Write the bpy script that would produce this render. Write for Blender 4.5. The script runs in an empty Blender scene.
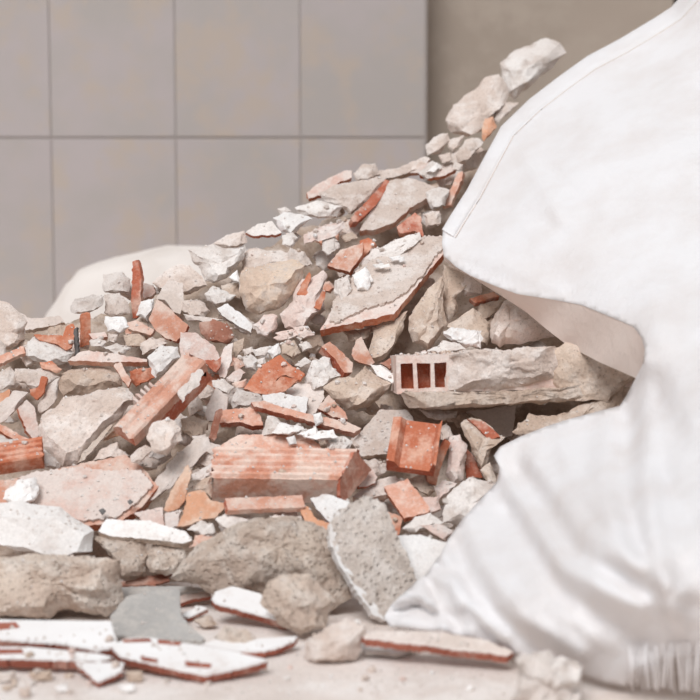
import bpy, bmesh, math, random
import numpy as np
from mathutils import Vector, Matrix, noise
from mathutils.geometry import delaunay_2d_cdt, tessellate_polygon

scene = bpy.context.scene
col = scene.collection
random.seed(11)

# ------------------------------------------------------------------ camera
FPX = 1498.0                       # focal length in pixels of the 700 px frame
PITCH = math.radians(6.0)
CAM = Vector((0.0, 0.0, 0.41))
cam_d = bpy.data.cameras.new('camera')
cam = bpy.data.objects.new('camera', cam_d)
col.objects.link(cam)
cam.location = CAM
cam.rotation_euler = (math.radians(90) - PITCH, 0, 0)
cam_d.sensor_width = 36.0
cam_d.lens = 36.0 * FPX / 700.0
cam_d.clip_start = 0.05
cam_d.dof.use_dof = True
cam_d.dof.focus_distance = 1.77
cam_d.dof.aperture_fstop = cam_d.lens / 14.5
scene.camera = cam

# ------------------------------------------------------------------ sky and light
world = bpy.data.worlds.new('overcast_sky')
scene.world = world
world.use_nodes = True
bg = world.node_tree.nodes['Background']
bg.inputs['Color'].default_value = (0.965, 1.0, 1.045, 1)
bg.inputs['Strength'].default_value = 0.40
sun_d = bpy.data.lights.new('hazy_sun', 'SUN')
sun_d.energy = 2.65
sun_d.angle = math.radians(32)
sun_d.color = (0.985, 1.0, 1.02)
sun = bpy.data.objects.new('hazy_sun', sun_d)
col.objects.link(sun)
sun.rotation_euler = (math.radians(36), math.radians(-16), 0)
scene.view_settings.view_transform = 'Standard'
scene.view_settings.look = 'None'
scene.view_settings.gamma = 1.0
scene.view_settings.use_curve_mapping = False
scene.view_settings.exposure = 0.02

# ------------------------------------------------------------------ materials
def lin(c):
    def f(u):
        u /= 255.0
        return u / 12.92 if u <= 0.04045 else ((u + 0.055) / 1.055) ** 2.4
    return (f(c[0]), f(c[1]), f(c[2]), 1)

def material(name, a, b, dust=None, dust_amt=0.45, big=14, fine=160, bump=0.5, rough=0.95,
             speck=None, speck_amt=0.0, vary=0.10, pits=0.0, spec=0.2, grain=0.14):
    m = bpy.data.materials.new(name)
    m.use_nodes = True
    nt = m.node_tree
    N, L = nt.nodes, nt.links
    bs = N['Principled BSDF']
    bs.inputs['Roughness'].default_value = rough
    bs.inputs['Specular IOR Level'].default_value = spec
    tc = N.new('ShaderNodeTexCoord')
    oi = N.new('ShaderNodeObjectInfo')
    mul = N.new('ShaderNodeMath'); mul.operation = 'MULTIPLY'; mul.inputs[1].default_value = 37.0
    L.new(oi.outputs['Random'], mul.inputs[0])
    add = N.new('ShaderNodeVectorMath'); add.operation = 'ADD'
    L.new(tc.outputs['Object'], add.inputs[0]); L.new(mul.outputs[0], add.inputs[1])
    def nz(scale, detail=4, ro=0.55):
        t = N.new('ShaderNodeTexNoise'); t.inputs['Scale'].default_value = scale
        t.inputs['Detail'].default_value = detail; t.inputs['Roughness'].default_value = ro
        L.new(add.outputs[0], t.inputs['Vector']); return t.outputs['Fac']
    def ramp(src, lo, hi):
        r = N.new('ShaderNodeMapRange'); r.interpolation_type = 'SMOOTHSTEP'
        r.inputs['From Min'].default_value = lo; r.inputs['From Max'].default_value = hi
        L.new(src, r.inputs['Value']); return r.outputs[0]
    def mix(fac, c1, c2, k=1.0):
        x = N.new('ShaderNodeMix'); x.data_type = 'RGBA'
        if k != 1.0:
            mm = N.new('ShaderNodeMath'); mm.operation = 'MULTIPLY'; mm.inputs[1].default_value = k
            L.new(fac, mm.inputs[0]); fac = mm.outputs[0]
        L.new(fac, x.inputs[0])
        for s, c in ((x.inputs[6], c1), (x.inputs[7], c2)):
            if isinstance(c, tuple): s.default_value = c
            else: L.new(c, s)
        return x.outputs[2]
    c = mix(ramp(nz(big), 0.35, 0.65), lin(a), lin(b))
    if dust:
        c = mix(ramp(nz(big * 2.3, 6, 0.65), 0.62 - dust_amt * 0.45, 0.78 - dust_amt * 0.35), c, lin(dust), 0.9)
    if speck:
        c = mix(ramp(nz(fine * 1.7, 4, 0.7), 0.56, 0.70), c, lin(speck), speck_amt)
    # each piece a shade of its own
    mr = N.new('ShaderNodeMapRange'); mr.inputs['To Min'].default_value = 1 - vary; mr.inputs['To Max'].default_value = 1 + vary * 0.6
    L.new(oi.outputs['Random'], mr.inputs['Value'])
    hs = N.new('ShaderNodeHueSaturation'); L.new(mr.outputs[0], hs.inputs['Value']); L.new(c, hs.inputs['Color'])
    hc = hs.outputs[0]
    if grain:
        gr = N.new('ShaderNodeMapRange'); gr.inputs['From Min'].default_value = 0.32; gr.inputs['From Max'].default_value = 0.68
        gr.inputs['To Min'].default_value = 1 - grain; gr.inputs['To Max'].default_value = 1 + grain * 0.5
        L.new(nz(330, 5, 0.8), gr.inputs['Value'])
        h2 = N.new('ShaderNodeHueSaturation'); L.new(gr.outputs[0], h2.inputs['Value']); L.new(hc, h2.inputs['Color']); hc = h2.outputs[0]
    L.new(hc, bs.inputs['Base Color'])
    bp = N.new('ShaderNodeBump'); bp.inputs['Strength'].default_value = bump; bp.inputs['Distance'].default_value = 0.003
    h = nz(fine, 6, 0.65)
    if pits:
        v = N.new('ShaderNodeTexVoronoi'); v.inputs['Scale'].default_value = fine * 0.9
        L.new(add.outputs[0], v.inputs['Vector'])
        r = ramp(v.outputs['Distance'], 0.0, 0.45)
        ma = N.new('ShaderNodeMath'); ma.operation = 'MULTIPLY_ADD'; ma.inputs[1].default_value = pits
        L.new(r, ma.inputs[0]); L.new(h, ma.inputs[2]); h = ma.outputs[0]
    L.new(h, bp.inputs['Height']); L.new(bp.outputs[0], bs.inputs['Normal'])
    return m

M = {
 'plas': material('white_plaster', (238, 230, 224), (224, 212, 204), (208, 193, 183), 0.3, bump=0.9, speck=(196, 180, 168), speck_amt=0.5),
 'white': material('bright_plaster', (245, 241, 238), (237, 230, 225), (224, 213, 206), 0.22, bump=0.6, speck=(214, 202, 193), speck_amt=0.4),
 'mort': material('pale_mortar', (227, 210, 199), (212, 192, 179), (235, 223, 215), 0.4, bump=1.0, speck=(158, 138, 122), speck_amt=0.6),
 'smooth': material('smooth_mortar', (226, 211, 202), (214, 198, 187), (231, 219, 211), 0.35, bump=0.45, speck=(190, 172, 160), speck_amt=0.4),
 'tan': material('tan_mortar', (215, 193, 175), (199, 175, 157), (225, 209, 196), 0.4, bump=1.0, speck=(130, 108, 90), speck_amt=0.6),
 'conc': material('coarse_concrete', (217, 198, 182), (202, 180, 164), (226, 212, 200), 0.4, fine=210, bump=1.0, speck=(142, 120, 103), speck_amt=0.7, pits=0.7),
 'coarse': material('grey_gravel_concrete', (212, 199, 189), (196, 182, 171), (226, 216, 208), 0.4, fine=200, bump=1.0, speck=(150, 132, 118), speck_amt=0.7, pits=0.8),
 'ochre': material('ochre_concrete', (229, 205, 184), (217, 191, 171), (214, 199, 188), 0.4, bump=0.9, speck=(170, 148, 130), speck_amt=0.5),
 'pink': material('dusty_pink_clay', (221, 169, 147), (207, 146, 121), (230, 207, 193), 0.5, bump=0.6, speck=(232, 206, 194), speck_amt=0.4),
 'dusty': material('dust_covered_clay', (226, 200, 188), (218, 178, 163), (230, 215, 206), 0.6, bump=0.6, speck=(206, 164, 148), speck_amt=0.4),
 'terra': material('fired_clay', (203, 126, 95), (188, 110, 81), (222, 178, 156), 0.38, bump=0.7, speck=(226, 186, 170), speck_amt=0.35),
 'red': material('red_fired_clay', (197, 116, 90), (180, 99, 76), (223, 183, 165), 0.38, bump=0.9, speck=(226, 190, 177), speck_amt=0.4),
 'orange': material('pale_orange_clay', (221, 166, 134), (209, 150, 119), (230, 200, 178), 0.4, bump=0.4),
 'brown': material('brown_clay', (176, 122, 102), (158, 104, 86), (202, 168, 152), 0.4, bump=0.6, speck=(206, 176, 162), speck_amt=0.5),
 'pinkplas': material('pinkish_plaster', (233, 212, 202), (223, 193, 181), (237, 226, 219), 0.4, bump=0.8, speck=(206, 172, 158), speck_amt=0.4),
 'glaze': material('white_glaze', (243, 240, 238), (237, 232, 229), (226, 216, 210), 0.15, bump=0.05, rough=0.35, spec=0.5, vary=0.03, grain=0.0),
 'grey': material('grey_slate', (190, 185, 180), (176, 171, 166), (204, 196, 188), 0.3, bump=0.2, rough=0.8),
 'dark': material('dark_grey_slate', (124, 120, 118), (110, 106, 104), (152, 145, 140), 0.2, bump=0.2),
 'bed': material('rubble_dust', (192, 171, 154), (170, 148, 131), (208, 191, 178), 0.4, bump=1.0, fine=120, vary=0.0, speck=(130, 108, 92), speck_amt=0.6),
 'tilebody': material('tile_clay', (172, 108, 90), (152, 90, 74), (206, 172, 158), 0.25, bump=0.4),
 'cream': material('cream_cloth', (224, 215, 208), (216, 206, 198), None, bump=0.1, vary=0.0, grain=0.0),
}
# ------------------------------------------------------------------ geometry helpers
FW = Vector((0, math.cos(PITCH), -math.sin(PITCH)))
UP = Vector((0, math.sin(PITCH), math.cos(PITCH)))
RX = Vector((1, 0, 0))
def ray(px, py):
    return FW + RX * ((px - 350.0) / FPX) + UP * ((350.0 - py) / FPX)
SLOPE, FOOT = 0.73, 1.47           # the heap's talus: rise per metre and where it meets the floor
def depth_at(px, py):
    d = ray(px, py)
    t = (CAM.z + SLOPE * FOOT) / max(0.05, SLOPE * d.y - d.z)
    if d.z < -1e-4: t = min(t, -CAM.z / d.z)
    return t
FR = {'F': (0, 0, 1), 'C1': (0, 230, 4), 'C2': (150, 160, 4), 'C3': (290, 130, 4), 'C4': (410, 20, 4), 'C5': (0, 350, 4),
      'C6': (130, 310, 4), 'C7': (270, 290, 4), 'C8': (380, 250, 4), 'D1': (0, 525, 4), 'D2': (130, 430, 4), 'D3': (270, 410, 4),
      'D4': (380, 390, 4), 'D5': (150, 525, 4), 'D6': (300, 525, 4), 'E1': (90, 240, 5), 'E2': (220, 320, 5),
      'E3': (90, 500, 4.375), 'E4': (0, 330, 5.8333)}
def pts(frame, s):
    ox, oy, k = FR[frame]
    return [(ox + float(a) / k, oy + float(b) / k) for a, b in (q.split(',') for q in s.split())]

CATS = {'plaster_chunk': 'plaster', 'mortar_chunk': 'mortar', 'concrete_chunk': 'concrete', 'terracotta_shard': 'terracotta',
        'brick_fragment': 'brick', 'tile_shard': 'tile', 'slate_shard': 'slate', 'hollow_brick': 'brick', 'rubble_bit': 'rubble',
        'rubble_crumb': 'rubble'}
LABELS = {}
def tag(o, label, cat=None, group=None, kind=None):
    if label:
        o['label'] = label
        if not group:
            assert label not in LABELS, label
            n = len(label.split()); assert 4 <= n <= 16, (n, label)
            LABELS[label] = o.name
    if cat: o['category'] = cat
    if group: o['group'] = group
    if kind: o['kind'] = kind

def make(name, verts, faces, mats, midx=None, parent=None, sharp=28, smooth=True, base=None):
    V = [Vector(v) for v in verts]
    if base is None:
        base = sum(V, Vector()) / len(V)
        base.z = min(v.z for v in V)
    me = bpy.data.meshes.new(name)
    me.from_pydata([tuple(v - base) for v in V], [], faces)
    for m in mats: me.materials.append(M[m])
    if midx: me.polygons.foreach_set('material_index', midx)
    if smooth:
        me.polygons.foreach_set('use_smooth', [True] * len(me.polygons))
        me.set_sharp_from_angle(angle=math.radians(sharp))
    me.validate()
    bm = bmesh.new(); bm.from_mesh(me); bmesh.ops.recalc_face_normals(bm, faces=bm.faces); bm.to_mesh(me); bm.free()
    o = bpy.data.objects.new(name, me)
    col.objects.link(o)
    if parent is not None:
        o.parent = parent; o.location = base - parent.location
    else:
        o.location = base
    return o

def poly_area(P):
    return 0.5 * abs(sum(P[i - 1][0] * P[i][1] - P[i][0] * P[i - 1][1] for i in range(len(P))))
def centroid(P):
    a = cx = cy = 0.0
    for i in range(len(P)):
        x0, y0 = P[i - 1]; x1, y1 = P[i]; k = x0 * y1 - x1 * y0
        a += k; cx += (x0 + x1) * k; cy += (y0 + y1) * k
    if abs(a) < 1e-6: return (sum(p[0] for p in P) / len(P), sum(p[1] for p in P) / len(P))
    return (cx / (3 * a), cy / (3 * a))
def normal(az, el):
    az, el = math.radians(az), math.radians(el)
    return Vector((math.sin(az) * math.cos(el), -math.cos(az) * math.cos(el), math.sin(el)))

class Sheet:
    """A leaning plane through the heap's surface, on which a piece's outline lies."""
    def __init__(s, P, o=0.0, el=35, az=0, low=0.6, ground=False):
        s.c = centroid(P)
        ys = [p[1] for p in P]
        ay = min(ys) + low * (max(ys) - min(ys))
        s.t0 = depth_at(s.c[0], ay) - o
        s.n = normal(az, el)
        s.A = CAM + ray(s.c[0], ay) * s.t0
    def t(s, p):
        r = ray(*p); k = s.n.dot(r)
        return s.n.dot(s.A - CAM) / k if abs(k) > 1e-3 else s.t0
    def at(s, p):
        return CAM + ray(*p) * s.t(p)

SEED = [0]
def K(frame, mat, name, P, label, d=1.0, pl=0.52, sh=(0.0, 0.12), o=0.0, el=32, az=0, rough=1.0, low=0.6, parent=None, group=None, b=1.0, round_=0.75):
    """A broken lump: its outline, a raised face on the near side, facets between, a blunt back."""
    SEED[0] += 1
    rnd = random.Random(SEED[0] * 7 + 3)
    if isinstance(P, str): P = pts(frame, P)
    sh_ = Sheet(P, o, el, az, low)
    k = sh_.t0 / FPX
    size = math.sqrt(poly_area(P)) * k
    D = 0.30 * size * d; B = 0.45 * size * b
    c = sh_.c
    xs = [p[0] for p in P]; ys = [p[1] for p in P]
    c2 = (c[0] + sh[0] * (max(xs) - min(xs)), c[1] + sh[1] * (max(ys) - min(ys)))
    per = sum(math.dist(P[i - 1], P[i]) for i in range(len(P)))
    step = max(1.6, min(per / 44, 2.6)) if group is None else max(2.0, per / 30)
    ring, plat = [], []
    S = [pl * rnd.uniform(0.75, 1.25) for _ in P]
    DD = [rnd.uniform(0.75, 1.2) for _ in P]
    pd = []
    n = len(P)
    for i in range(n):
        a, b2 = P[i], P[(i + 1) % n]
        m = max(1, int(round(math.dist(a, b2) / step)))
        for j in range(m):
            u = j / m
            ring.append((a[0] + (b2[0] - a[0]) * u, a[1] + (b2[1] - a[1]) * u))
            q = []
            for w in (0, 1):
                pa = c2[w] + S[i] * (a[w] - c[w]); pb = c2[w] + S[(i + 1) % n] * (b2[w] - c[w])
                q.append(pa + (pb - pa) * u)
            plat.append(tuple(q)); pd.append(DD[i] + (DD[(i + 1) % n] - DD[i]) * u)
    m = len(ring)
    off = Vector((rnd.uniform(-50, 50), rnd.uniform(-50, 50), rnd.uniform(-50, 50)))
    verts, faces = [], []
    def put(p, dep, amp=1.0):
        r = ray(*p); t = sh_.t(p) - dep
        v = CAM + r * t
        q = v + off
        f1 = 1.0 / max(size * 0.35, 1e-3); f2 = 1.0 / 0.006
        nv = noise.noise_vector(q * f1) * size * 0.035 * rough + noise.noise_vector(q * f2) * 0.0016 * rough * min(1.0, size / 0.02)
        nv += noise.noise_vector(q * f2 * 0.38) * 0.0022 * rough * min(1.0, size / 0.03)
        v = v + nv * amp
        if v.z < 0.001: v.z = 0.001
        verts.append(v)
    rings = []
    def add_ring(P2, deps):
        i0 = len(verts)
        for p, e in zip(P2, deps): put(p, e)
        rings.append(i0)
    lerp = lambda a, b_, u: (a[0] + (b_[0] - a[0]) * u, a[1] + (b_[1] - a[1]) * u)
    nr = max(4, min(12, int(math.sqrt(poly_area(P)) * 0.45 * (1 - pl) / step))) if group is None else 4
    np_ = max(3, min(14, int(math.sqrt(poly_area(P)) * 0.5 * pl / step))) if group is None else 2
    for u in [i / nr for i in range(nr + 1)]:
        add_ring([lerp(a, q, u) for a, q in zip(ring, plat)], [D * e * u ** round_ for e in pd])
    for u in [1 - i / (np_ + 1) for i in range(1, np_ + 1)]:
        add_ring([lerp(c2, q, u) for q in plat], [D * (1 + (e - 1) * u) for e in pd])
    put(c2, D); cf = len(verts) - 1
    for r0, r1 in zip(rings, rings[1:]):
        for i in range(m):
            j = (i + 1) % m
            faces.append((r0 + i, r0 + j, r1 + j, r1 + i))
    r0 = rings[-1]
    for i in range(m): faces.append((r0 + i, r0 + (i + 1) % m, cf))
    prev = rings[0]
    for u, dp in ((0.86, 0.45), (0.55, 0.9)):
        i0 = len(verts)
        for p in ring: put(lerp(c, p, u), -B * dp)
        for i in range(m):
            j = (i + 1) % m
            faces.append((prev + j, prev + i, i0 + i, i0 + j))
        prev = i0
    put(c, -B)
    for i in range(m): faces.append((prev + (i + 1) % m, prev + i, len(verts) - 1))
    ob = make(name, verts, faces, [mat], parent=parent)
    if parent is None: tag(ob, label, CATS[name], group)
    elif label: ob['label'] = label
    return ob

def densify(P, step):
    out = []
    for i in range(len(P)):
        a, b = P[i - 1], P[i]
        m = max(1, int(round(math.dist(a, b) / step)))
        out += [(a[0] + (b[0] - a[0]) * j / m, a[1] + (b[1] - a[1]) * j / m) for j in range(m)]
    return out
def ragged(P, amp, rnd):
    return [(p[0] + rnd.gauss(0, amp), p[1] + rnd.gauss(0, amp)) for p in P]

def seg_dist(Q, line):
    best = np.full(len(Q), 1e9)
    for a, b in zip(line, line[1:]):
        a = np.array(a, float); b = np.array(b, float); ab = b - a
        u = np.clip(((Q - a) @ ab) / max(1e-9, ab @ ab), 0, 1)
        best = np.minimum(best, np.hypot(*(Q - a - u[:, None] * ab).T))
    return best
def cdt_fill(D, step):
    """Triangles inside the closed outline D, whose points keep their order at the front of the list."""
    n = len(D)
    A = np.array(D)
    xs = np.arange(A[:, 0].min(), A[:, 0].max(), step); ys = np.arange(A[:, 1].min(), A[:, 1].max(), step)
    G = np.array([(x + (0.5 * step if j % 2 else 0), y) for j, y in enumerate(ys) for x in xs])
    inside = np.zeros(len(G), bool)
    for i in range(n):
        x0, y0 = D[i-1]; x1, y1 = D[i]
        if y0 == y1: continue
        inside ^= ((y0 > G[:, 1]) != (y1 > G[:, 1])) & (G[:, 0] < (x1 - x0) * (G[:, 1] - y0) / (y1 - y0) + x0)
    G = G[inside & (seg_dist(G, list(D) + [D[0]]) > step * 0.5)]
    v, e, f, *_ = delaunay_2d_cdt([Vector(p) for p in D] + [Vector(g) for g in G], [], [list(range(n))], 1, 1e-5)
    return [tuple(p) for p in v], [list(q) for q in f]

def slab_mesh(name, D, at, n, thick, mats, rnd, rag, parent=None, lift=0.0, relief=0.0008, step=3.6):
    """D: outline in pixels, at: pixel to point on the leaning plane; extruded by thick against n."""
    m = len(D)
    Q, tri = cdt_fill(D, step)
    assert all(abs(Q[i][0] - D[i][0]) + abs(Q[i][1] - D[i][1]) < 0.01 for i in range(m)), name
    off = Vector((rnd.uniform(-50, 50), rnd.uniform(-50, 50), rnd.uniform(-50, 50)))
    top = []
    for q in Q:
        w = at(q)
        h = noise.noise((w + off) * 70) + 0.6 * noise.noise((w + off) * 210)
        top.append(w + n * (lift + relief * h))
    W = top[:m]
    cc = sum(W, Vector()) / m
    mid = [w - n * (thick * 0.5 + rnd.gauss(0, rag)) + (w - cc).normalized() * rnd.gauss(0, rag * 1.6) for w in W]
    bot = [w - n * thick + (cc - w).normalized() * rnd.uniform(0, rag * 2.5) for w in W]
    T = len(top)
    verts = top + mid + bot
    for v in verts:
        if v.z < 0.0008: v.z = 0.0008
    faces = [tuple(t) for t in tri]; mi = [0] * len(faces)
    for t in tessellate_polygon([bot]): faces.append(tuple(T + m + i for i in reversed(t))); mi.append(1)
    for i in range(m):
        j = (i + 1) % m
        faces.append((i, T + i, T + j, j)); mi.append(1)
        faces.append((T + i, T + m + i, T + m + j, T + j)); mi.append(1)
    return make(name, verts, faces, mats, mi, parent, sharp=30)

def S(frame, mat, edge, name, P, label, t=7.0, el=54, az=0, o=0.0, rag=0.0005, low=0.6, skin=None, skin_name='mortar_skin', skin_mat='mort',
      glaze=False, stripes=(), parent=None, group=None, amp=0.35):
    """A flat fragment: traced face on a leaning plane, real thickness, rough broken edge."""
    SEED[0] += 1
    rnd = random.Random(SEED[0] * 13 + 5)
    if isinstance(P, str): P = pts(frame, P)
    sh = Sheet(P, o, el, az, low)
    k = sh.t0 / FPX
    th = t * k
    D = ragged(densify(P, 3.0), amp, rnd)
    lo = min(sh.at(p).z for p in D) - th * sh.n.z
    dz = max(0.0, 0.001 - lo)                        # rests on the floor
    on = lambda p: sh.at(p) + Vector((0, 0, dz))
    flat = glaze or mat in ('grey', 'glaze')
    ob = slab_mesh(name, D, on, sh.n, th, [mat, edge], rnd, rag, parent, relief=0.0001 if flat else (0.0026 if mat in ('conc', 'coarse') else 0.0008))
    if parent is None: tag(ob, label, CATS[name], group)
    elif label: ob['label'] = label
    if skin:
        Q = pts(frame, skin) if isinstance(skin, str) else skin
        slab_mesh(skin_name, ragged(densify(Q, 2.0), 0.6, rnd), on, sh.n, 0.0045, [skin_mat, skin_mat], rnd, rag, ob, lift=0.0034, relief=0.0011)
    if glaze:
        c = sh.c
        Q = [(c[0] + (p[0] - c[0]) * 0.975, c[1] + (p[1] - c[1]) * 0.95) for p in P]
        slab_mesh('glaze', densify(Q, 3.0), on, sh.n, 0.0016, ['glaze', 'glaze'], rnd, 0.0001, ob, lift=0.0014, relief=0.0, step=8)
    for q in stripes:
        slab_mesh('bare_clay_patch', densify(pts(frame, q), 3.0), on, sh.n, 0.0012, ['tilebody', 'tilebody'], rnd, 0.0001, ob, lift=0.0020, relief=0.0, step=8)
    return ob

def bar(name, mat, edge, p0, p1, profile, label, el=45, az=0, o=0.0, width=0.03, up_px=None, nsec=14, rag=0.0006, parent=None, skew=0.0, low=0.6, turn=0.0):
    """An extruded clay section: profile (across, height) swept from pixel p0 to p1 on a leaning plane."""
    SEED[0] += 1
    rnd = random.Random(SEED[0])
    mid = ((p0[0] + p1[0]) / 2, (p0[1] + p1[1]) / 2)
    sh = Sheet([p0, p1, (mid[0] + 1, mid[1] + 1)], o, el, az, low)
    a, b = sh.at(p0), sh.at(p1)
    ex = (b - a); L = ex.length; ex.normalize()
    n = sh.n - ex * sh.n.dot(ex); n.normalize()
    if turn: n = Matrix.Rotation(math.radians(turn), 3, ex) @ n
    ey = n.cross(ex)
    verts, faces, mi = [], [], []
    m = len(profile)
    for i in range(nsec + 1):
        u = i / nsec
        for (v, w) in profile:
            e = rnd.gauss(0, rag * (2.2 if i in (0, nsec) else 1))
            pos = a + ex * (L * u + e + skew * v * (1 if i else 0)) + ey * v + n * (w + rnd.gauss(0, rag * 0.4))
            if pos.z < 0.001: pos.z = 0.001
            verts.append(pos)
    for i in range(nsec):
        for j in range(m):
            k = (j + 1) % m
            faces.append((i * m + j, i * m + k, (i + 1) * m + k, (i + 1) * m + j)); mi.append(0)
    faces.append(tuple(range(m))); mi.append(1)
    faces.append(tuple(reversed(range(nsec * m, nsec * m + m)))); mi.append(1)
    ob = make(name, verts, faces, [mat, edge], mi, parent, sharp=25)
    if parent is None: tag(ob, label, CATS[name])
    return ob

# ------------------------------------------------------------------ floor, walls, heap bed
def box(name, x0, x1, y0, y1, z0, z1, mats, parent=None, bev=0.0):
    v = [(x, y, z) for x in (x0, x1) for y in (y0, y1) for z in (z0, z1)]
    f = [(0, 1, 3, 2), (4, 6, 7, 5), (0, 4, 5, 1), (2, 3, 7, 6), (0, 2, 6, 4), (1, 5, 7, 3)]
    o = make(name, v, f, mats, parent=parent, smooth=False)
    if bev:
        bm = bmesh.new(); bm.from_mesh(o.data)
        bmesh.ops.bevel(bm, geom=list(bm.edges), offset=bev, segments=1, affect='EDGES')
        bm.to_mesh(o.data); bm.free()
    return o
M['floor'] = material('dusty_floor', (230, 217, 209), (216, 202, 193), (236, 227, 221), 0.4, big=7, fine=90, bump=0.35, vary=0.0, speck=(180, 164, 150), speck_amt=0.3)
M['walltile'] = material('wall_tile', (181, 171, 169), (175, 167, 162), (184, 170, 158), 0.34, big=5, fine=60, bump=0.02, rough=0.7, vary=0.02, grain=0.0)
M['grout'] = material('wall_grout', (174, 164, 159), (168, 158, 152), None, bump=0.1, vary=0.0)
M['panel'] = material('brown_grey_wall', (171, 156, 143), (163, 149, 136), (175, 161, 148), 0.3, big=3, fine=60, bump=0.03, rough=0.8, vary=0.02, grain=0.0)
M['gap'] = material('dark_gap', (70, 64, 60), (60, 55, 52), None, bump=0.1, vary=0.0)

fl = box('floor', -4, 4, -3, 3.6, -0.1, 0.0, ['floor']); tag(fl, 'pale dusty concrete floor under the rubble', kind='structure')
YW = 3.0
CX = 0.152                                            # the tiled wall ends here
wb = box('wall_back', -3.0, CX, YW + 0.0025, YW + 0.2, 0, 2.2, ['grout']); tag(wb, 'grey tiled wall behind the heap', kind='structure')
TW, TH, G = 0.2472, 0.40, 0.004
for r in range(-1, 4):
    for i in range(12):
        x1 = CX - 0.004 - i * TW; x0 = x1 - TW + 0.0018
        z0 = 0.518 + (r - 1) * TH + G / 2; z1 = z0 + TH - G
        z0 = max(z0, 0.001)
        if z1 <= 0.01: continue
        box('tile', x0, x1, YW, YW + 0.0024, z0, z1, ['walltile'], parent=wb, bev=0.0008)
wr = box('wall_right', CX + 0.0005, 3.0, YW + 0.10, YW + 0.2, 0, 2.2, ['gap']); tag(wr, 'plain brown-grey wall set back beyond the tiles', kind='structure')
px_x = lambda px, y: (px - 350) / FPX * y / math.cos(PITCH)
edges = [CX + 0.003, px_x(671, YW + .09), px_x(800, YW + .09), 1.6, 2.3, 3.0]
for a, b in zip(edges, edges[1:]):
    box('panel', a, b - (-0.0 if a > 0.3 else 0.012), YW + 0.085, YW + 0.0999, 0.001, 2.2, ['panel'], parent=wr, bev=0.001)

RIDGE = [(-1.2, .10, 1.62), (-.8, .20, 1.75), (-.43, .275, 1.84), (-.224, .33, 1.92), (-.068, .407, 2.03), (.127, .47, 2.11), (.24, .54, 2.22), (.28, .56, 2.26), (.5, .54, 2.3), (.9, .35, 2.0), (1.2, .1, 1.8)]
def ridge(x):
    xs = [r[0] for r in RIDGE]
    return np.interp(x, xs, [r[1] for r in RIDGE]), np.interp(x, xs, [r[2] for r in RIDGE])
def bed_height(x, y):
    zr, yr = ridge(x)
    h = min(SLOPE * (y - FOOT) - 0.075, zr - 0.05, zr - 0.05 - 1.15 * (y - yr - 0.06))
    q = Vector((x, y, 0))
    h += noise.noise(q * 14) * 0.010 + noise.noise(q * 130) * 0.003
    h += 0.016 * (0.55 - noise.voronoi(q * 42)[0][0]) + 0.007 * (0.5 - noise.voronoi(q * 95 + Vector((7, 3, 0)))[0][0])
    return h
def terrain():
    xs = np.arange(-0.9, 0.9, 0.0062); ys = np.arange(1.42, 2.75, 0.0062)
    V, idx, F = [], {}, []
    for i, x in enumerate(xs):
        for j, y in enumerate(ys):
            h = bed_height(float(x), float(y))
            if h > -0.02:
                idx[i, j] = len(V); V.append((x, y, max(h, 0.0005)))
    for (i, j) in list(idx):
        q = [(i, j), (i + 1, j), (i + 1, j + 1), (i, j + 1)]
        if all(k in idx for k in q): F.append([idx[k] for k in q])
    o = make('rubble_bed', V, F, ['bed'], sharp=50)
    tag(o, 'fine dusty rubble filling the inside of the heap', 'rubble', kind='stuff')
    return o
terrain()
# ------------------------------------------------------------------ the rubble, piece by piece
PL, MO, CO, TE, BR, TI = 'plaster_chunk', 'mortar_chunk', 'concrete_chunk', 'terracotta_shard', 'brick_fragment', 'tile_shard'
# -- far edge of the heap, beside the pale sack
K('C1','mort',MO,'0,285 50,300 95,335 120,360 105,400 95,440 40,480 -30,475 -30,290','pale mortar lump cut by the picture edge beside the cream sack',o=-.02)
S('C1','smooth','tan',MO,'95,350 150,352 240,345 258,368 200,385 130,397 100,400','curled thin mortar flake lying on the far edge before the cream sack',t=6,el=40,o=-.01)
S('C1','pink','pink',TE,'-20,510 95,462 102,490 -20,545','narrow pink clay strip leaning at the picture edge below the pale mortar lump',t=6,el=35)
K('C1','plas',PL,'105,455 150,420 240,455 300,490 275,525 200,545 130,520 105,500','white plaster block with an orange angle of clay resting on it',d=.8)
S('C1','terra','terra',TE,'135,418 250,420 262,385 293,375 302,400 288,468 262,482 232,458 150,437','orange angle-shaped clay shard lying on a white plaster block',t=5,el=30,o=.018)
S('C1','dark','dark','slate_shard','294,395 306,388 313,498 299,504','thin dark grey slate sliver standing upright beside the orange angle shard',t=3,el=5,az=-30,o=.01)
S('C1','terra','terra',TE,'325,335 360,335 363,420 356,460 325,466','upright orange clay post under a flat white stone',t=9,el=5,az=20)
K('C1','plas',PL,'275,310 300,275 370,260 415,265 412,300 350,335 290,335','flat white plaster stone balanced on the upright orange clay post',o=.015,d=.8)
K('C1','plas',PL,'410,175 490,165 520,195 515,245 470,257 415,245','squarish white plaster stone, topmost beside the thin red spike',d=.8)
K('C1','mort',PL,'420,258 475,252 512,290 516,335 470,352 418,335','grey-white plaster lump directly under the squarish topmost stone',d=.8)
K('C1','white',PL,'418,340 500,350 520,390 482,412 428,402','bright white plaster lump below the grey-white one by the red spike',o=.012,d=.8)
S('C1','red','red',TE,'530,125 551,119 566,200 563,300 551,350 531,356 525,280','tall thin red clay spike standing upright on the heap edge',t=7,el=4,az=-15,o=.005)
S('C1','pink','pink',TE,'500,372 545,362 620,400 602,418 510,395','small pink clay sliver at the foot of the red spike',t=6,el=35,o=.012)
K('C1','mort',MO,'430,412 478,408 462,452 428,447','small grey mortar nub under the bright white lump')
K('C1','plas',PL,'358,442 400,432 428,450 415,470 368,466','small oval white pebble beside the foot of the orange post',o=.01)
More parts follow.
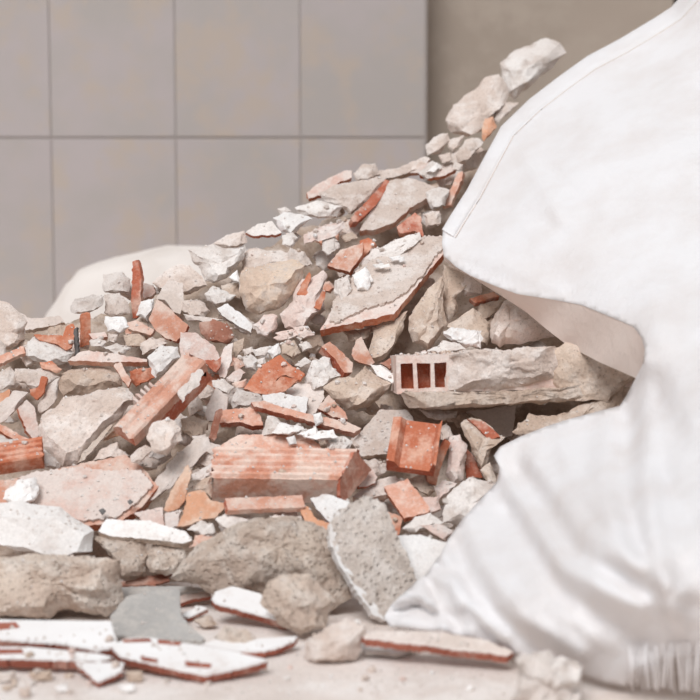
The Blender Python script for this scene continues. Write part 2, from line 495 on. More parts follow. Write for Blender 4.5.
K('C1','plas',PL,'415,468 470,455 522,472 500,498 458,502','flat white pebble lying on the dusty clay board',o=.012)
S('C1','dusty','pink',TE,'352,415 420,405 432,425 375,437','small flat pink chip between the orange post and white lump',t=4)
S('C1','dusty','pink',TE,'270,522 330,482 450,492 588,518 590,528 455,528','long dust-covered clay board with a pink front edge over a tan hollow rock',t=8,el=42,o=.025)
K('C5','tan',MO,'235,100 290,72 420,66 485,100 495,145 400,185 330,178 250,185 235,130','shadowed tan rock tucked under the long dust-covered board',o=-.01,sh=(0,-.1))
K('C1','terra',TE,'158,530 210,523 247,560 225,572 163,552','small bright orange clay bit under the white plaster block',o=.015,d=.7)
S('C5','terra','terra',TE,'118,158 152,148 165,105 190,108 178,165 150,200 120,178','bright orange bent clay shard standing among the pale lumps',t=6,el=20,o=.025)
K('C1','mort',MO,'60,555 200,558 238,582 190,622 150,652 105,622 62,602','flat-topped pale mortar lump behind the bright orange bent shard',d=.8)
K('C1','mort',MO,'-20,575 40,548 62,572 58,622 -20,655','rough grey mortar lump cut by the picture edge under the pink strip')
K('C1','terra',TE,'520,562 600,548 618,592 545,628 520,602','orange clay lump wedged behind the upper end of the diagonal brick',o=.01)
S('C1','pink','terra',TE,'452,540 480,528 527,602 510,628','narrow pink clay shard slanting down from the dust-covered board',t=6,el=30,o=.03)
K('C6','white',PL,'70,190 110,150 190,145 200,185 140,242 100,268 75,225','bright white rounded plaster lump above the diagonal brick',o=.02,rough=1.3)
S('E1','pink','red',TE,'295,395 335,295 360,310 490,425 480,455 430,505 390,495 330,455','speckled red clay triangle standing below the pale smooth slab',t=8,el=25,az=-10,o=.025)
K('E1','white',PL,'232,375 255,310 325,285 318,330 290,410','white plaster wedge between the red spike and the speckled red triangle',o=.005)
K('E1','tan',MO,'170,480 240,465 290,500 270,535 180,525','tan mortar bit under the small pink sliver')
K('E1','mort',MO,'250,540 300,500 380,490 385,525 330,555 270,570','grey mortar lump above the bright white rounded lump')
S('E1','dusty','dusty',MO,'255,215 310,225 330,260 300,285 258,290','pinkish mortar chip in the shade behind the red spike',t=8,el=20,o=-.02)
# -- middle of the ridge
K('E1','mort',MO,'310,215 370,160 440,125 500,125 560,190 590,230 540,260 470,275 430,200 345,240','large pale mortar stone on the ridge behind the smooth slab',o=-.01,d=.8)
S('C2','smooth','smooth',MO,'25,555 72,478 132,490 136,580 120,618 92,608 60,558','pale smooth slab leaning behind the speckled red triangle',t=8,el=35,az=10,o=.01)
K('C2','plas',PL,'150,360 250,335 300,355 382,345 372,400 332,442 300,480 255,497 220,480 195,420 165,398','white faceted plaster rock on the ridge beside the round ochre rock',d=1.1,sh=(.05,.05))
K('C2','plas',PL,'220,532 250,500 292,520 342,542 322,562 262,582 225,560','small white plaster stone under the white faceted rock',o=.01)
K('C2','white',PL,'315,470 350,440 362,490 335,487','tiny bright plaster wedge touching the round ochre rock',o=.015)
K('C2','tan',MO,'282,500 355,490 360,555 300,540','tan mortar bit tucked beside the round ochre rock',o=-.01)
K('C2','ochre',CO,'360,470 380,430 480,415 560,400 622,420 612,470 572,532 520,592 440,622 380,602 360,540','large round ochre concrete rock in the middle of the upper heap',d=1.1,pl=.6,sh=(0,0),o=.015)
K('C2','mort',MO,'360,385 400,358 500,360 600,378 642,420 560,410 480,425 370,445','grey mortar slab resting behind the top of the round ochre rock',o=-.01)
K('C2','mort',MO,'128,560 200,560 242,602 220,632 150,622 130,602','angular grey mortar lump right of the speckled red triangle')
K('C2','smooth',MO,'130,615 220,628 300,640 240,650 150,640','thin pale mortar ledge above the brown clay dome',o=.01)
S('C2','white','plas',PL,'270,592 310,575 372,620 412,660 402,690 350,662 290,622','long white plaster sliver sliding down beside the round ochre rock',t=6,el=35,o=.02)
P31=K('C2','pinkplas',PL,'520,622 570,560 590,480 640,465 690,440 705,470 695,520 700,580 640,642 600,684 540,672','pinkish plaster rock with red patches beside the round ochre rock',o=.01,el=38)
S('C2','terra','terra','red_patch','590,535 610,490 638,448 645,470 625,520 640,535 615,552',None,t=2,el=38,o=.035,parent=P31)
S('C2','terra','terra','red_patch','655,590 668,560 700,505 700,545 680,600',None,t=2,el=38,o=.035,parent=P31)
S('C2','plas','red',PL,'382,290 430,255 485,245 527,290 500,300 410,302','white plaster flake with a red clay lower edge on the ridge',t=6,el=30,o=.01)
K('C2','mort',MO,'255,335 300,305 380,282 388,330 350,350 290,350','thin grey mortar piece on the skyline over the white faceted rock',o=-.02)
K('C2','white',PL,'490,235 530,208 600,213 647,235 600,270 570,302 530,287','bright white plaster stone on the skyline above the red-edged flake',o=.005,d=.8)
K('C2','plas',PL,'508,197 540,187 566,205 520,217','tiny pale stone on the skyline behind the bright white one',o=-.02)
K('C2','plas',PL,'525,302 570,287 592,312 565,352 530,342','small white plaster cube under the bright white skyline stone',o=.01)
K('C3','plas',PL,'20,310 110,280 205,308 190,347 110,352 45,340','flat pale stone on the skyline above the pinkish rod')
K('C3','pinkplas',MO,'58,420 130,385 210,368 226,390 200,412 110,442 55,457','rounded pinkish mortar rod lying across a dark hole',o=.02,pl=.6)
K('C3','mort',MO,'-5,470 60,490 92,540 20,562 -10,530','grey rough mortar lump beneath the dark hole on the ridge',o=.0)
K('C3','plas',PL,'130,440 180,425 202,470 150,507 125,482','crumbly white plaster nugget below the pinkish rod',o=.01)
K('C3','tan',MO,'200,422 250,408 272,430 222,452','little tan mortar crumb between pinkish rod and pink plate',o=.01)
# -- upper ridge
S('C3','dusty','terra',TE,'65,250 130,205 215,163 250,163 245,190 200,207 120,260 75,272','dusty terracotta strip lying along the skyline',t=6,el=35,o=-.01)
K('C3','mort',MO,'250,172 290,140 340,133 357,175 330,197 270,207','rough grey mortar lump on the skyline next to the terracotta strip')
K('C3','mort',MO,'115,255 190,215 300,198 392,188 350,242 290,302 245,342 200,312 150,292','broad pale mortar slab behind the long red shard',d=.6)
S('C3','red','red',TE,'245,348 340,250 382,198 402,205 372,262 332,312 270,367 250,367','long red clay shard wedged diagonally between two pale slabs',t=9,el=40,az=25,o=.02)
S('C3','mort','tan',MO,'355,162 440,150 540,105 562,115 522,150 430,185 350,200','long pale mortar strip along the skyline near the sack',t=8,el=35)
S('C3','dusty','terra',TE,'478,172 550,132 572,125 602,140 520,168','small orange-edged clay chip on the skyline near the sack',t=6,el=30,o=.01)
S('C3','dusty','terra',TE,'518,178 600,165 655,147 662,160 612,185 560,190','curved orange-edged clay shard below the knot of skyline stones',t=7,el=30,o=.02)
K('C3','white',PL,'545,168 590,130 602,150 572,172','white plaster point resting on the curved orange-edged shard',o=.03)
S('C3','mort','pink',MO,'285,388 400,202 470,190 540,210 582,230 552,270 480,312 420,368 340,398 280,402','large pale mortar plate beside the long red shard',t=8,el=45,o=.01)
K('C3','plas',PL,'545,245 600,225 642,240 620,302 570,322 550,292','lilac-white plaster block by the sack edge',o=.015)
S('C3','pink','pink',TE,'640,242 670,170 691,165 687,200 642,300 613,307','pink clay shard standing against the hem of the white sack',t=8,el=20,az=-20,o=.02)
S('C3','red','terra',TE,'425,388 500,330 522,345 536,430 500,402 440,415','red clay wedge above the large tilted plaster-coated slab',t=8,el=30,o=.025)
K('C3','plas',PL,'285,512 340,475 440,432 522,408 528,440 460,482 380,512 310,547 288,537','long pale plaster lump lying on the large tilted slab',o=.025,pl=.6)
S('C3','pink','terra',TE,'150,542 200,480 292,452 290,498 240,567 190,557','pink clay plate leaning beside the long pale plaster lump',t=7,el=35,o=.025,az=-15)
S('C3','terra','terra',TE,'280,442 310,428 342,450 288,512 275,482','orange clay chip standing behind the pink plate',t=7,el=30,o=.02,az=-25)
K('C3','mort',MO,'532,332 600,322 604,380 545,392','small grey mortar lump beside the red wedge',o=.02)
# -- the large tilted slab
S('F','dusty','terra',BR,'320,330 332,310 340,292 362,268 395,250 425,238 443,236 446,250 394,314','large tilted clay slab with a broken coat of grey plaster',t=8.5,el=56,az=-6,o=.03,
  skin='330,321 333,305 342,290 362,268 395,250 425,238 443,238 445,249 436,257 424,275 406,294 388,304 366,310 350,317 336,324',skin_name='plaster_coat',skin_mat='mort')
K('C3','white',PL,'250,582 300,548 332,600 312,642 270,642','crumbly white nugget on the edge of the large tilted slab',o=.04,rough=1.6)
K('C3','plas',PL,'180,602 240,580 252,640 200,692 178,652','crumbly pale nugget beside the pinkish rock with red patches',o=.03,rough=1.6)
for i,(q,l) in enumerate((('395,508 440,500 450,515 410,525','small'),('330,540 370,530 380,545 340,552','flat'),('430,520 455,505 460,522 440,530','tiny'),('350,548 395,535 402,545 360,556','thin'))):
    K('C3','white',PL,q,l+' white crumb on the coat of the large tilted slab',o=.045)
# -- stones at the top by the sack
K('C4','plas',MO,'360,180 400,130 545,70 600,90 628,130 560,200 480,260 420,320 390,300 365,240','biggest pale stone at the very top of the heap against the sack hem',d=1.1,sh=(-.05,.08))
K('C4','mort',MO,'140,400 170,340 240,290 300,235 350,213 387,270 392,320 350,370 290,440 230,467 165,452','long beige stone just under the topmost stone',pl=.6,o=.0)
K('C4','orange',TE,'288,440 300,395 330,388 350,425 312,470 295,482','small peach-orange clay chip against the sack hem',o=.03)
K('C4','mort',MO,'340,362 380,330 435,330 350,412 335,402','shaded grey mortar lump between topmost stone and sack hem',o=.005)
K('C4','mort',MO,'60,500 100,465 150,453 162,480 122,532 68,542','small oval beige stone jutting from the skyline beneath the long beige stone')
K('C4','mort',MO,'158,480 215,463 202,502 170,532 148,512','small round grey stone in the knot below the long beige stone',o=.0)
K('C4','mort',MO,'180,542 220,480 270,468 297,490 250,542 220,577 195,572','egg-shaped pale stone touching the sack hem',o=.02)
K('C4','mort',MO,'113,542 160,530 172,560 130,575','little grey pebble below the small oval beige stone',o=.015)
K('C4','plas',PL,'30,612 90,562 132,590 112,627 60,642','white wedge-shaped pebble on the orange-edged skyline chip',o=.015)
K('F','mort',MO,'452,152 470,142 484,150 478,168 460,174 450,164','dull beige stone filling the hollow beside the egg-shaped stone',o=-.02)
K('F','mort',MO,'470,112 486,104 500,112 492,128 474,132','dull grey stone tucked between the long beige stone and hem',o=-.015)
K('F','mort',MO,'436,168 452,160 462,172 452,188 438,190','beige stone behind the pink shard by the hem',o=-.015)
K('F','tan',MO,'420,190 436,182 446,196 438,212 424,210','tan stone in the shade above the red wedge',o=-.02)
K('C4','mort',MO,'175,565 215,580 205,605 170,600','grey crumb under the egg-shaped stone',o=.03)
K('C4','mort',MO,'-5,570 70,545 82,570 20,602 -5,602','low pale lump on the skyline before the oval beige stone')
# -- left flank
K('C5','mort',MO,'155,320 165,262 230,232 260,182 340,178 450,150 512,150 542,200 500,252 440,302 380,372 312,452 252,467 180,402 160,372','big flat-faced beige mortar chunk in front of the tan hollow rock',d=.7,pl=.72,sh=(-.02,-.02),o=.02,el=40)
S('C5','tan','plas',MO,'310,452 330,410 440,300 452,302 395,372 330,445','thin pale mortar flake along the lower edge of the big beige chunk',t=4,el=30,o=.025)
S('C5','dusty','terra',TE,'70,235 105,198 135,225 160,340 140,367 110,330','dusty clay shard standing left of the big beige chunk',t=8,el=25,az=25,o=.025)
K('C5','mort',MO,'150,242 190,140 237,108 234,180 200,232 160,252','shadowed mortar wedge between orange bent shard and big beige chunk',o=.01)
K('C5','smooth',MO,'-20,232 60,160 110,168 72,238 20,282 -20,300','pale lilac mortar wedge at the picture edge',o=.015)
S('C5','orange','brown',TE,'-20,185 40,158 32,205 -20,245','brownish clay bit at the picture edge above the lilac wedge',t=7,el=25,o=.02)
S('C5','pink','terra',TE,'-20,285 120,358 157,382 150,388 50,355 -20,312','long pink clay strip slanting from the picture edge over a pale block',t=7,el=40,o=.02)
K('C5','plas',PL,'-20,335 60,362 155,382 242,452 232,478 185,474 170,440 100,425 -20,412','pale flat-topped plaster block above the ribbed orange brick piece',o=.015,d=1.1)
def rib(w, h, k, g):
    return [(0, 0)] + [(w * (j + f) / k, h + (g if .2 < f < .7 else 0)) for j in range(k) for f in (.08, .25, .65, .92)] + [(w, 0)]
bar('brick_fragment','terra','terra',(-8,476),(45,468),rib(.033,.016,4,.0022),'ribbed bright orange brick piece at the picture edge',el=55,o=.03)
S('C5','pink','terra',BR,'-30,530 160,492 310,457 500,418 560,460 634,547 570,625 480,690 330,705 100,665 -30,650','large pink clay plate half covered by a beige mortar skin',t=10,el=52,o=.035,
  skin_mat='dusty',skin='75,520 150,492 330,475 430,490 560,488 615,545 550,615 470,675 330,690 200,660 120,640 130,545')
K('C5','white',PL,'15,592 70,520 132,508 162,560 150,602 50,635','crumbly white plaster heap on the large pink plate',o=.05,rough=1.5)
for q,l in (('395,640 412,632 425,645 410,660','dark grey pebble on the beige mortar skin'),('508,605 522,596 535,608 520,620','tiny dark pebble near the tip of the beige mortar skin')):
    K('C5','dark','rubble_bit',q,l,o=.05)
K('C5','mort',MO,'375,442 400,402 470,368 482,395 522,420 430,432','pale mortar wedge propping the lower end of the diagonal brick',o=.015)
S('C5','orange','orange',TE,'408,362 480,300 502,288 472,342','thin pale orange flake beside the big beige chunk',t=3,el=30,o=.005)
# -- diagonal brick
DB=bar('brick_fragment','pink','red',(136,446),(207,371),rib(.030,.013,2,.0018),'long dusty pink brick lying diagonally with ribs along its length',el=48,o=.075,nsec=22,rag=.0009)
bar('red_edge','red','red',(160,426),(209,374),[(.000,-.014),(.001,.006),(.004,.011),(.0055,.004),(.006,-.014)],None,el=48,o=.07,nsec=22,rag=.0022,parent=DB)
for i in range(5):
    u=i/5
    bar('rib','dusty','dusty',(133+u*20,404-u*18),(141+u*20,411-u*18),[(0,0),(0,.01),(.0022,.012),(.0035,0)],None,el=48,o=.07,nsec=3,parent=DB)
K('C6','mort',MO,'85,450 150,425 205,470 202,512 150,587 90,562 75,520','grainy pale mortar block under the diagonal brick',o=.095,rough=1.4)
K('C6','mort',MO,'0,582 60,540 97,560 40,612 5,607','small mortar block at the lower end of the diagonal brick',o=.06)
K('F','plas','mortar_dab','178,392 190,374 200,368 204,373 193,390 182,402',None,o=.10,el=48,d=.5,pl=.6,b=.3,parent=DB,rough=1.6)
# -- centre left
S('C6','pinkplas','pink',PL,'200,88 262,90 342,147 362,202 350,242 300,217 240,197 205,202 198,150','pale pink plaster plate with pale ribs behind the diagonal brick',t=8,el=30,o=.025)
S('C6','red','red',TE,'300,200 348,205 365,185 362,228 345,248 318,232','red broken edge of clay beneath the pale pink plaster plate',t=6,el=20,o=.03)
K('C6','brown',TE,'280,52 330,35 390,50 418,110 390,137 310,127 283,92','domed brown-pink clay piece under the white sliver',o=.012,pl=.65,d=.7)
S('C6','pinkplas','mort',MO,'375,150 412,130 405,202 380,272 358,267 350,217','narrow pale wedge standing between the pink plate and the pebbles',t=7,el=25,o=.02)
S('C6','tan','tan',MO,'412,130 457,110 452,150 420,197','thin tan shard leaning over the pile of pebbles',t=5,el=25,o=.015)
for q,m,l in (('410,195 440,188 457,222 420,247','pink','pink clay chip beside the narrow pale wedge'),('385,272 440,233 462,250 430,292 390,287','pinkplas','pale pink chip below the pebble pile'),
              ('405,292 465,273 462,312 420,312','pink','flat pink chip touching the folded terracotta plate'),('570,112 610,85 662,85 640,122 590,122','pinkplas','pinkish plaster bit above the pebble pile'),
              ('490,62 540,20 592,20 587,75 550,107 510,97','pinkplas','pinkish plaster lump with a red base above the pebbles')):
    K('C6',m,PL,q,l,o=.015)
for q,m,l in (('440,192 480,178 512,200 502,242 460,237','plas','largest white pebble in the little pebble pile'),('490,157 560,148 547,187 500,187','plas','flat grey-white pebble at the top of the pebble pile'),
              ('545,162 590,133 607,175 570,197','white','bright white triangular pebble above the folded terracotta plate'),('610,132 660,120 682,170 650,202 615,172','tan','tan pebble next to the bright triangular pebble'),
              ('660,107 690,85 705,100 682,127','plas','small white pebble under the pinkish rock'),('450,158 490,145 495,170 460,182','mort','small grey pebble at the edge of the pebble pile'),
              ('505,200 540,190 545,215 515,225','plas','round white pebble in the pebble pile')):
    K('C6',m,'rubble_bit',q,l,o=.012)
S('E2','terra','terra',TE,'122,340 200,230 300,175 340,212 425,270 400,300 330,275 300,282 255,330 240,372 180,365','folded terracotta plate in the middle of the heap',t=5,el=38,o=.03)
S('E2','terra','red',TE,'240,372 255,330 305,282 390,295 340,345 275,375','red underside flap of the folded terracotta plate',t=4,el=15,o=.034)
K('C6','plas',PL,'330,282 370,275 417,310 395,337 360,327 333,307','small white stone above the grey leaf-shaped slab',o=.02)
K('C6','plas',PL,'405,362 425,315 522,340 532,365 470,382 412,392','white plaster wedge below the folded terracotta plate',o=.015)
S('C6','smooth','smooth',MO,'300,402 345,308 392,350 387,397 340,442 308,442','grey leaf-shaped smooth slab standing beside the diagonal brick',t=7,el=22,o=.02)
S('C6','pink','red',TE,'360,402 480,388 522,418 532,462 490,462 440,448 358,452','short clay board with a ragged red edge',t=8,el=45,o=.025)
S('C6','brown','brown',TE,'322,512 350,402 372,395 357,470 340,522','narrow brown clay stick standing beside the short clay board',t=5,el=12,az=30,o=.035)
K('C6','tan',MO,'208,442 250,420 312,450 302,492 240,512 208,482','rounded tan mortar lump in the gap beside the diagonal brick',o=.01,rough=1.4)
K('C6','mort',MO,'228,382 275,333 292,400 240,422','grey mortar lump behind the upper part of the diagonal brick',o=.0)
K('C6','plas',PL,'245,505 300,495 315,520 260,535','small pale crumb under the rounded tan lump',o=.03)
K('C6','mort',MO,'40,130 90,110 152,130 80,165 48,182','pale mortar bit above the bright white rounded lump',o=.005)
# -- centre
S('C7','pink','red',TE,'205,225 240,205 332,290 330,330 300,330 252,270','diamond-shaped clay shard with a red front edge below the large slab',t=10,el=38,o=.03,az=32)
S('C7','pink','pink',TE,'345,195 365,188 417,290 400,302 345,287 325,260','pink clay triangle standing behind the tan angular rock',t=7,el=20,o=.01)
K('C7','plas',PL,'130,372 170,280 240,268 252,310 282,345 220,382 160,397','grainy white plaster rock left of the diamond-shaped shard',o=.02,rough=1.5)
for q,m,l in (('98,302 140,268 167,285 120,312','plas','flat white chip above the grainy white rock'),('-5,242 35,213 42,250 10,277','white','white pebble at the shoulder of the folded terracotta plate'),
              ('45,215 95,203 112,250 90,277 50,255','tan','tan pebble between two white pebbles under the large slab'),('113,215 150,203 172,230 130,247','plas','round white pebble under the corner of the large slab'),
              ('20,172 90,153 112,180 60,207','pinkplas','pinkish pebble beneath the pinkish rock with red patches'),('90,150 150,143 177,180 140,197 100,187','pinkplas','pink-grey pebble at the corner of the large slab')):
    K('C7',m,'rubble_bit',q,l,o=.015)
K('C7','tan',MO,'213,387 270,350 340,355 380,298 420,338 482,370 472,400 400,472 300,477 250,432','tan angular rock in the middle of the heap',o=.02,d=1.3,sh=(.02,.12),pl=.4)
S('C7','white','white',PL,'400,297 440,300 507,350 490,372 430,342','white plaster strip touching the hollow brick corner',t=5,el=35,o=.03)
S('C7','smooth','tan',MO,'60,402 110,372 212,380 217,430 182,492 130,502 90,452','flat beige mortar slab under the folded terracotta plate',t=7,el=42,o=.01)
S('C7','white','plas',PL,'-30,420 40,410 100,425 152,430 142,500 60,482 -25,462','cracked white plaster slab on the long thin clay strip',t=6,el=42,o=.025)
S('C7','pink','red',TE,'190,472 235,420 302,490 312,518 250,508','small pink clay triangle lying above the thin clay strip',t=6,el=42,o=.025)
S('F','pink','red',TE,'251,402 264,401 300,412 345,421 361,428 354,433 322,425 292,416 254,406','long thin clay strip with a red edge crossing the middle',t=8,el=45,o=.04)
for q,l in (('172,497 205,488 212,530 180,547','upright white crumb on the long thin clay strip'),('110,577 180,545 190,570 250,558 272,590 210,607 150,597','white plaster fragment below the long thin clay strip'),
            ('63,592 100,583 107,615 75,622','little white cube on the dusty red brick slab'),('5,577 40,528 130,545 142,560 80,582','white plaster lump between clay strip and red brick slab')):
    K('C7','white',PL,q,l,o=.045)
K('C7','plas',PL,'215,600 290,585 330,610 320,640 250,635','crumbly white patch above the ribbed block',o=.03,rough=1.6)
K('E2','plas',PL,'210,575 235,480 260,475 330,525 420,535 400,560 290,570 240,575','angular white plaster piece under the clay strip',o=.035)
S('C7','mort','tan',MO,'325,612 440,480 550,478 582,530 520,550 490,572 472,655 365,665 350,640','broad pale mortar slab beside the red channel-shaped piece',t=9,el=46,o=.02)
S('F','pink','red',BR,'219,446 238,435 280,433 306,436 320,444 322,450 306,455 250,454 240,450','dusty red brick slab behind the ribbed block',t=8,el=52,o=.03)
S('C6','smooth','smooth',MO,'270,520 360,540 440,560 420,600 300,590 240,590','flat pale mortar slab beside the dusty red brick slab',t=6,el=50,o=.02)
# -- under the large slab and around the hollow brick
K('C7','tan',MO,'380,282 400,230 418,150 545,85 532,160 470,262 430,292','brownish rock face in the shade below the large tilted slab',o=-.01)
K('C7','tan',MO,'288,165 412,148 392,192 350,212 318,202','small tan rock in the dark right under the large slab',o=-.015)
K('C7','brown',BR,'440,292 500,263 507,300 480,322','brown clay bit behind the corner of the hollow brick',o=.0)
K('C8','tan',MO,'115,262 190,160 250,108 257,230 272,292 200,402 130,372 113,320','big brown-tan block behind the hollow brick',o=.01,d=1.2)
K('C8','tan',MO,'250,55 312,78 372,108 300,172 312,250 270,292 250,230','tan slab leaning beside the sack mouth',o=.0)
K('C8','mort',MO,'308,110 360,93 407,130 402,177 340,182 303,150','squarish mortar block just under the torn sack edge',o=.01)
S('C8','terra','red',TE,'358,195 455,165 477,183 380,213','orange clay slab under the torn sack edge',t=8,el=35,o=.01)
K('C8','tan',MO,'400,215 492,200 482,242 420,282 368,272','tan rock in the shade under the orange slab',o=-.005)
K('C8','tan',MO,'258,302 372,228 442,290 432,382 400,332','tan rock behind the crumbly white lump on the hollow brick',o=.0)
K('C8','white',PL,'250,322 290,310 400,325 417,360 402,392 340,392 320,370 270,350','crumbly white lump on top of the hollow brick',o=.035,rough=2.0)
K('C8','plas',PL,'188,408 260,362 322,375 342,397 250,407','small crumbly heap at the hollow brick top corner',o=.04,rough=1.6)
K('C8','mort',MO,'440,292 460,255 500,200 540,183 592,200 632,265 682,290 692,342 620,362 500,377 480,392 443,372','big grey boulder behind the hollow brick under the sack',o=.015,d=1.2,sh=(-.1,-.05))
# -- the hollow brick
def hollow_brick():
    t0 = 1.655
    A = CAM + ray(397, 394) * t0
    k = t0 / FPX
    ex = Vector((math.cos(math.radians(1.5)), math.sin(math.radians(1.5)), 0.028)).normalized()
    ez = Vector((-0.03, 0.10, 1.0)); ez = (ez - ex * ez.dot(ex)).normalized()
    ey = ez.cross(ex)
    Wd, Hh, Dp = 236 * k, 38 * k, 0.13
    X = [0, 4*k, 17*k, 21*k, 34*k, 38*k, 50*k, 54*k, Wd]
    Z = [0, 5*k, 30*k, Hh]
    V, F, MI, idx = [], [], [], {}
    rnd = random.Random(4)
    def v(x, y, z):
        key = (round(x, 5), round(y, 5), round(z, 5))
        if key not in idx:
            j = 0.0006
            idx[key] = len(V); V.append(A + ex * (x + rnd.uniform(-j, j)) + ey * (y + rnd.uniform(-j, j)) + ez * (z + rnd.uniform(-j, j)))
        return idx[key]
    hd = 0.022
    for i in range(8):
        for j in range(3):
            x0, x1, z0, z1 = X[i], X[i+1], Z[j], Z[j+1]
            if j == 1 and i in (1, 3, 5):
                for q in ((x0,z0,x1,z0),(x1,z0,x1,z1),(x1,z1,x0,z1),(x0,z1,x0,z0)):
                    F.append((v(q[0],0,q[1]), v(q[2],0,q[3]), v(q[2],hd,q[3]), v(q[0],hd,q[1]))); MI.append(1)
                F.append((v(x0,hd,z0), v(x1,hd,z0), v(x1,hd,z1), v(x0,hd,z1))); MI.append(1)
            else:
                F.append((v(x0,0,z0), v(x1,0,z0), v(x1,0,z1), v(x0,0,z1))); MI.append(0)
            F.append((v(x0,Dp,z0), v(x0,Dp,z1), v(x1,Dp,z1), v(x1,Dp,z0))); MI.append(0)
    for i in range(8):
        for z in (0, Hh):
            F.append((v(X[i],0,z), v(X[i],Dp,z), v(X[i+1],Dp,z), v(X[i+1],0,z))); MI.append(0)
    for j in range(3):
        for x in (0, Wd):
            F.append((v(x,0,Z[j]), v(x,0,Z[j+1]), v(x,Dp,Z[j+1]), v(x,Dp,Z[j]))); MI.append(0)
    o = make('hollow_brick', V, F, ['dusty', 'terra'], MI, smooth=False)
    tag(o, 'hollow brick with three open square holes jutting from the sack mouth', 'brick')
    K('F','mort','mortar_crust','447,351 470,349 520,349 556,345 561,358 557,378 525,386 490,390 462,392 447,394 445,372',None,o=depth_at(500,375)-1.652,el=6,d=.55,pl=.75,sh=(0,-.05),parent=o,b=.2,low=.5,rough=1.3)
    K('F','tan','mortar_crust','552,350 566,343 590,352 633,374 632,382 610,396 560,398 552,380',None,o=depth_at(590,372)-1.653,el=6,az=-8,d=.35,pl=.75,parent=o,b=.2,low=.5)
    K('F','tan','mortar_bed','401,393 440,392 480,393 530,389 580,386 630,376 622,394 600,399 550,403 480,407 440,409 408,409',None,o=depth_at(500,398)-1.648,el=10,d=.45,pl=.8,sh=(0,0),parent=o,b=.9,low=.5)
    return o
hollow_brick()
K('F','tan',MO,'514,432 530,414 552,417 572,409 598,396 621,394 624,406 560,432 522,440','ragged tan slab just inside the sack below the hollow brick',o=.05,rough=1.8)
S('D4','smooth','mort',MO,'345,85 545,62 530,180 465,202 440,135','grey slab in the deep shade below the hollow brick',t=8,el=20,o=-.02)
K('D4','mort',MO,'150,78 240,85 312,80 302,112 230,122 188,112','pale mortar lump directly below the hollow brick holes',o=.02)
# -- channel piece and neighbours
CH=bar('brick_fragment','terra','red',(413,470),(420,425),[(-.022,-.004),(-.025,.012),(-.022,.012),(-.018,.006),(.014,.006),(.019,.016),(.028,.013),(.029,-.004)],'red clay piece shaped like a channel with raised sides',el=38,az=-8,o=.06,nsec=10,rag=.0009)
S('D4','terra','red',TE,'185,362 205,280 262,198 282,210 250,290 222,382','leaning red clay shard beside the channel-shaped piece',t=7,el=15,az=20,o=.03)
K('D4','pinkplas',MO,'263,332 280,190 320,178 347,220 342,300 330,367 290,377','upright pinkish mortar bar beside the leaning red shard',o=.02)
K('D4','mort',MO,'240,150 265,130 292,180 270,207 243,202','small grey mortar bit above the leaning red shard',o=.02)
S('D4','red','brown',TE,'340,230 370,258 410,350 345,352','dark red clay wedge in the hollow beside the pinkish bar',t=6,el=15,o=.0)
K('D4','tan',MO,'325,132 360,108 430,130 480,180 502,190 450,232 430,290 412,332 380,272 340,192','tan mortar piece with red clay under the sack corner',o=.025,d=.8)
S('D4','red','red',TE,'350,115 420,128 480,185 440,200 400,160','red clay face beneath the grey shaded slab',t=5,el=30,o=.045)
K('D4','tan',MO,'400,322 440,288 472,380 430,372','tan bit wedged against the sack corner',o=.02)
S('D4','pink','terra',TE,'15,390 110,355 200,470 195,488 95,513','clean pink rectangular clay plate lying flat',t=7,el=50,o=.035,az=-8)
S('D3','mort','pink',MO,'328,345 440,275 502,263 542,290 470,335 375,358','mortar slab with a pink clay edge beneath the pink rectangle',t=9,el=48,o=.015)
K('D4','tan',MO,'100,362 182,330 222,400 202,432 160,412','tan mortar lump between channel piece and pink rectangle',o=.01)
K('D4','pinkplas',MO,'158,432 230,428 247,480 202,502','pinkish mortar chip against the pink rectangle edge',o=.015)
K('D4','plas',PL,'250,492 265,430 330,363 370,348 472,378 467,410 380,502 320,542 258,532','large white plaster boulder leaning on the lower sack',o=.04,d=1.1,sh=(.05,.05))
K('D4','pinkplas',MO,'218,392 250,358 312,375 262,432 235,442','pale pink lump behind the white plaster boulder',o=.015)
K('D4','plas',PL,'90,557 140,503 202,490 252,530 202,552 130,572','flat pale stone below the pink rectangle',o=.035)
K('D4','pinkplas',MO,'158,542 240,535 302,570 262,602 220,582','flat pinkish stone under the white plaster boulder',o=.045)
S('D3','terra','red',TE,'453,400 532,430 517,500 485,502 465,450','orange clay bit behind the leaning concrete slab',t=6,el=30,o=.02)
S('F','white','plas',PL,'392,536 420,535 446,543 448,560 430,590 412,604 402,565','white plaster slab between the leaning concrete slab and the sack',t=8,el=38,o=.06)
K('D3','mort','rubble_bit','370,200 420,195 465,215 460,250 420,265 385,235','grey gravel lump behind the ribbed block end',o=.005,rough=1.8)
# -- ribbed block
RB=bar('brick_fragment','pink','red',(211,478),(340,480),[(0,-.031),(0,0)]+[(.052*(j+f)/5,.0+(.0034 if .25<f<.75 else 0)) for j in range(5) for f in(.1,.3,.7,.9)]+[(.052,0),(.052,-.031)],'ribbed pink terracotta block lying lengthwise at the front',el=62,o=.075,nsec=26,skew=.35,rag=.0008)
bar('flange','pink','red',(226,509),(303,506),[(-.004,-.004),(-.004,.0015),(.014,.003),(.014,-.004)],None,el=64,o=.07,nsec=16,parent=RB,rag=.0012)
S('F','brown','red','broken_end','340,480 354,452 358,453 372,470 352,494 341,505',None,t=5,el=10,az=50,o=.055,parent=RB)  # flat plate; its brown colour stands in for the shade of the hollow end
S('D3','dusty','red',TE,'360,240 410,235 430,270 420,292 385,305 355,310','dusty pink shard against the broken end of the ribbed block',t=8,el=30,o=.03,az=20)
S('D2','orange','orange',TE,'133,322 165,240 230,138 247,170 217,282 190,317 150,327','thin curved orange shard standing beside the ribbed block',t=3.5,el=28,o=.055)
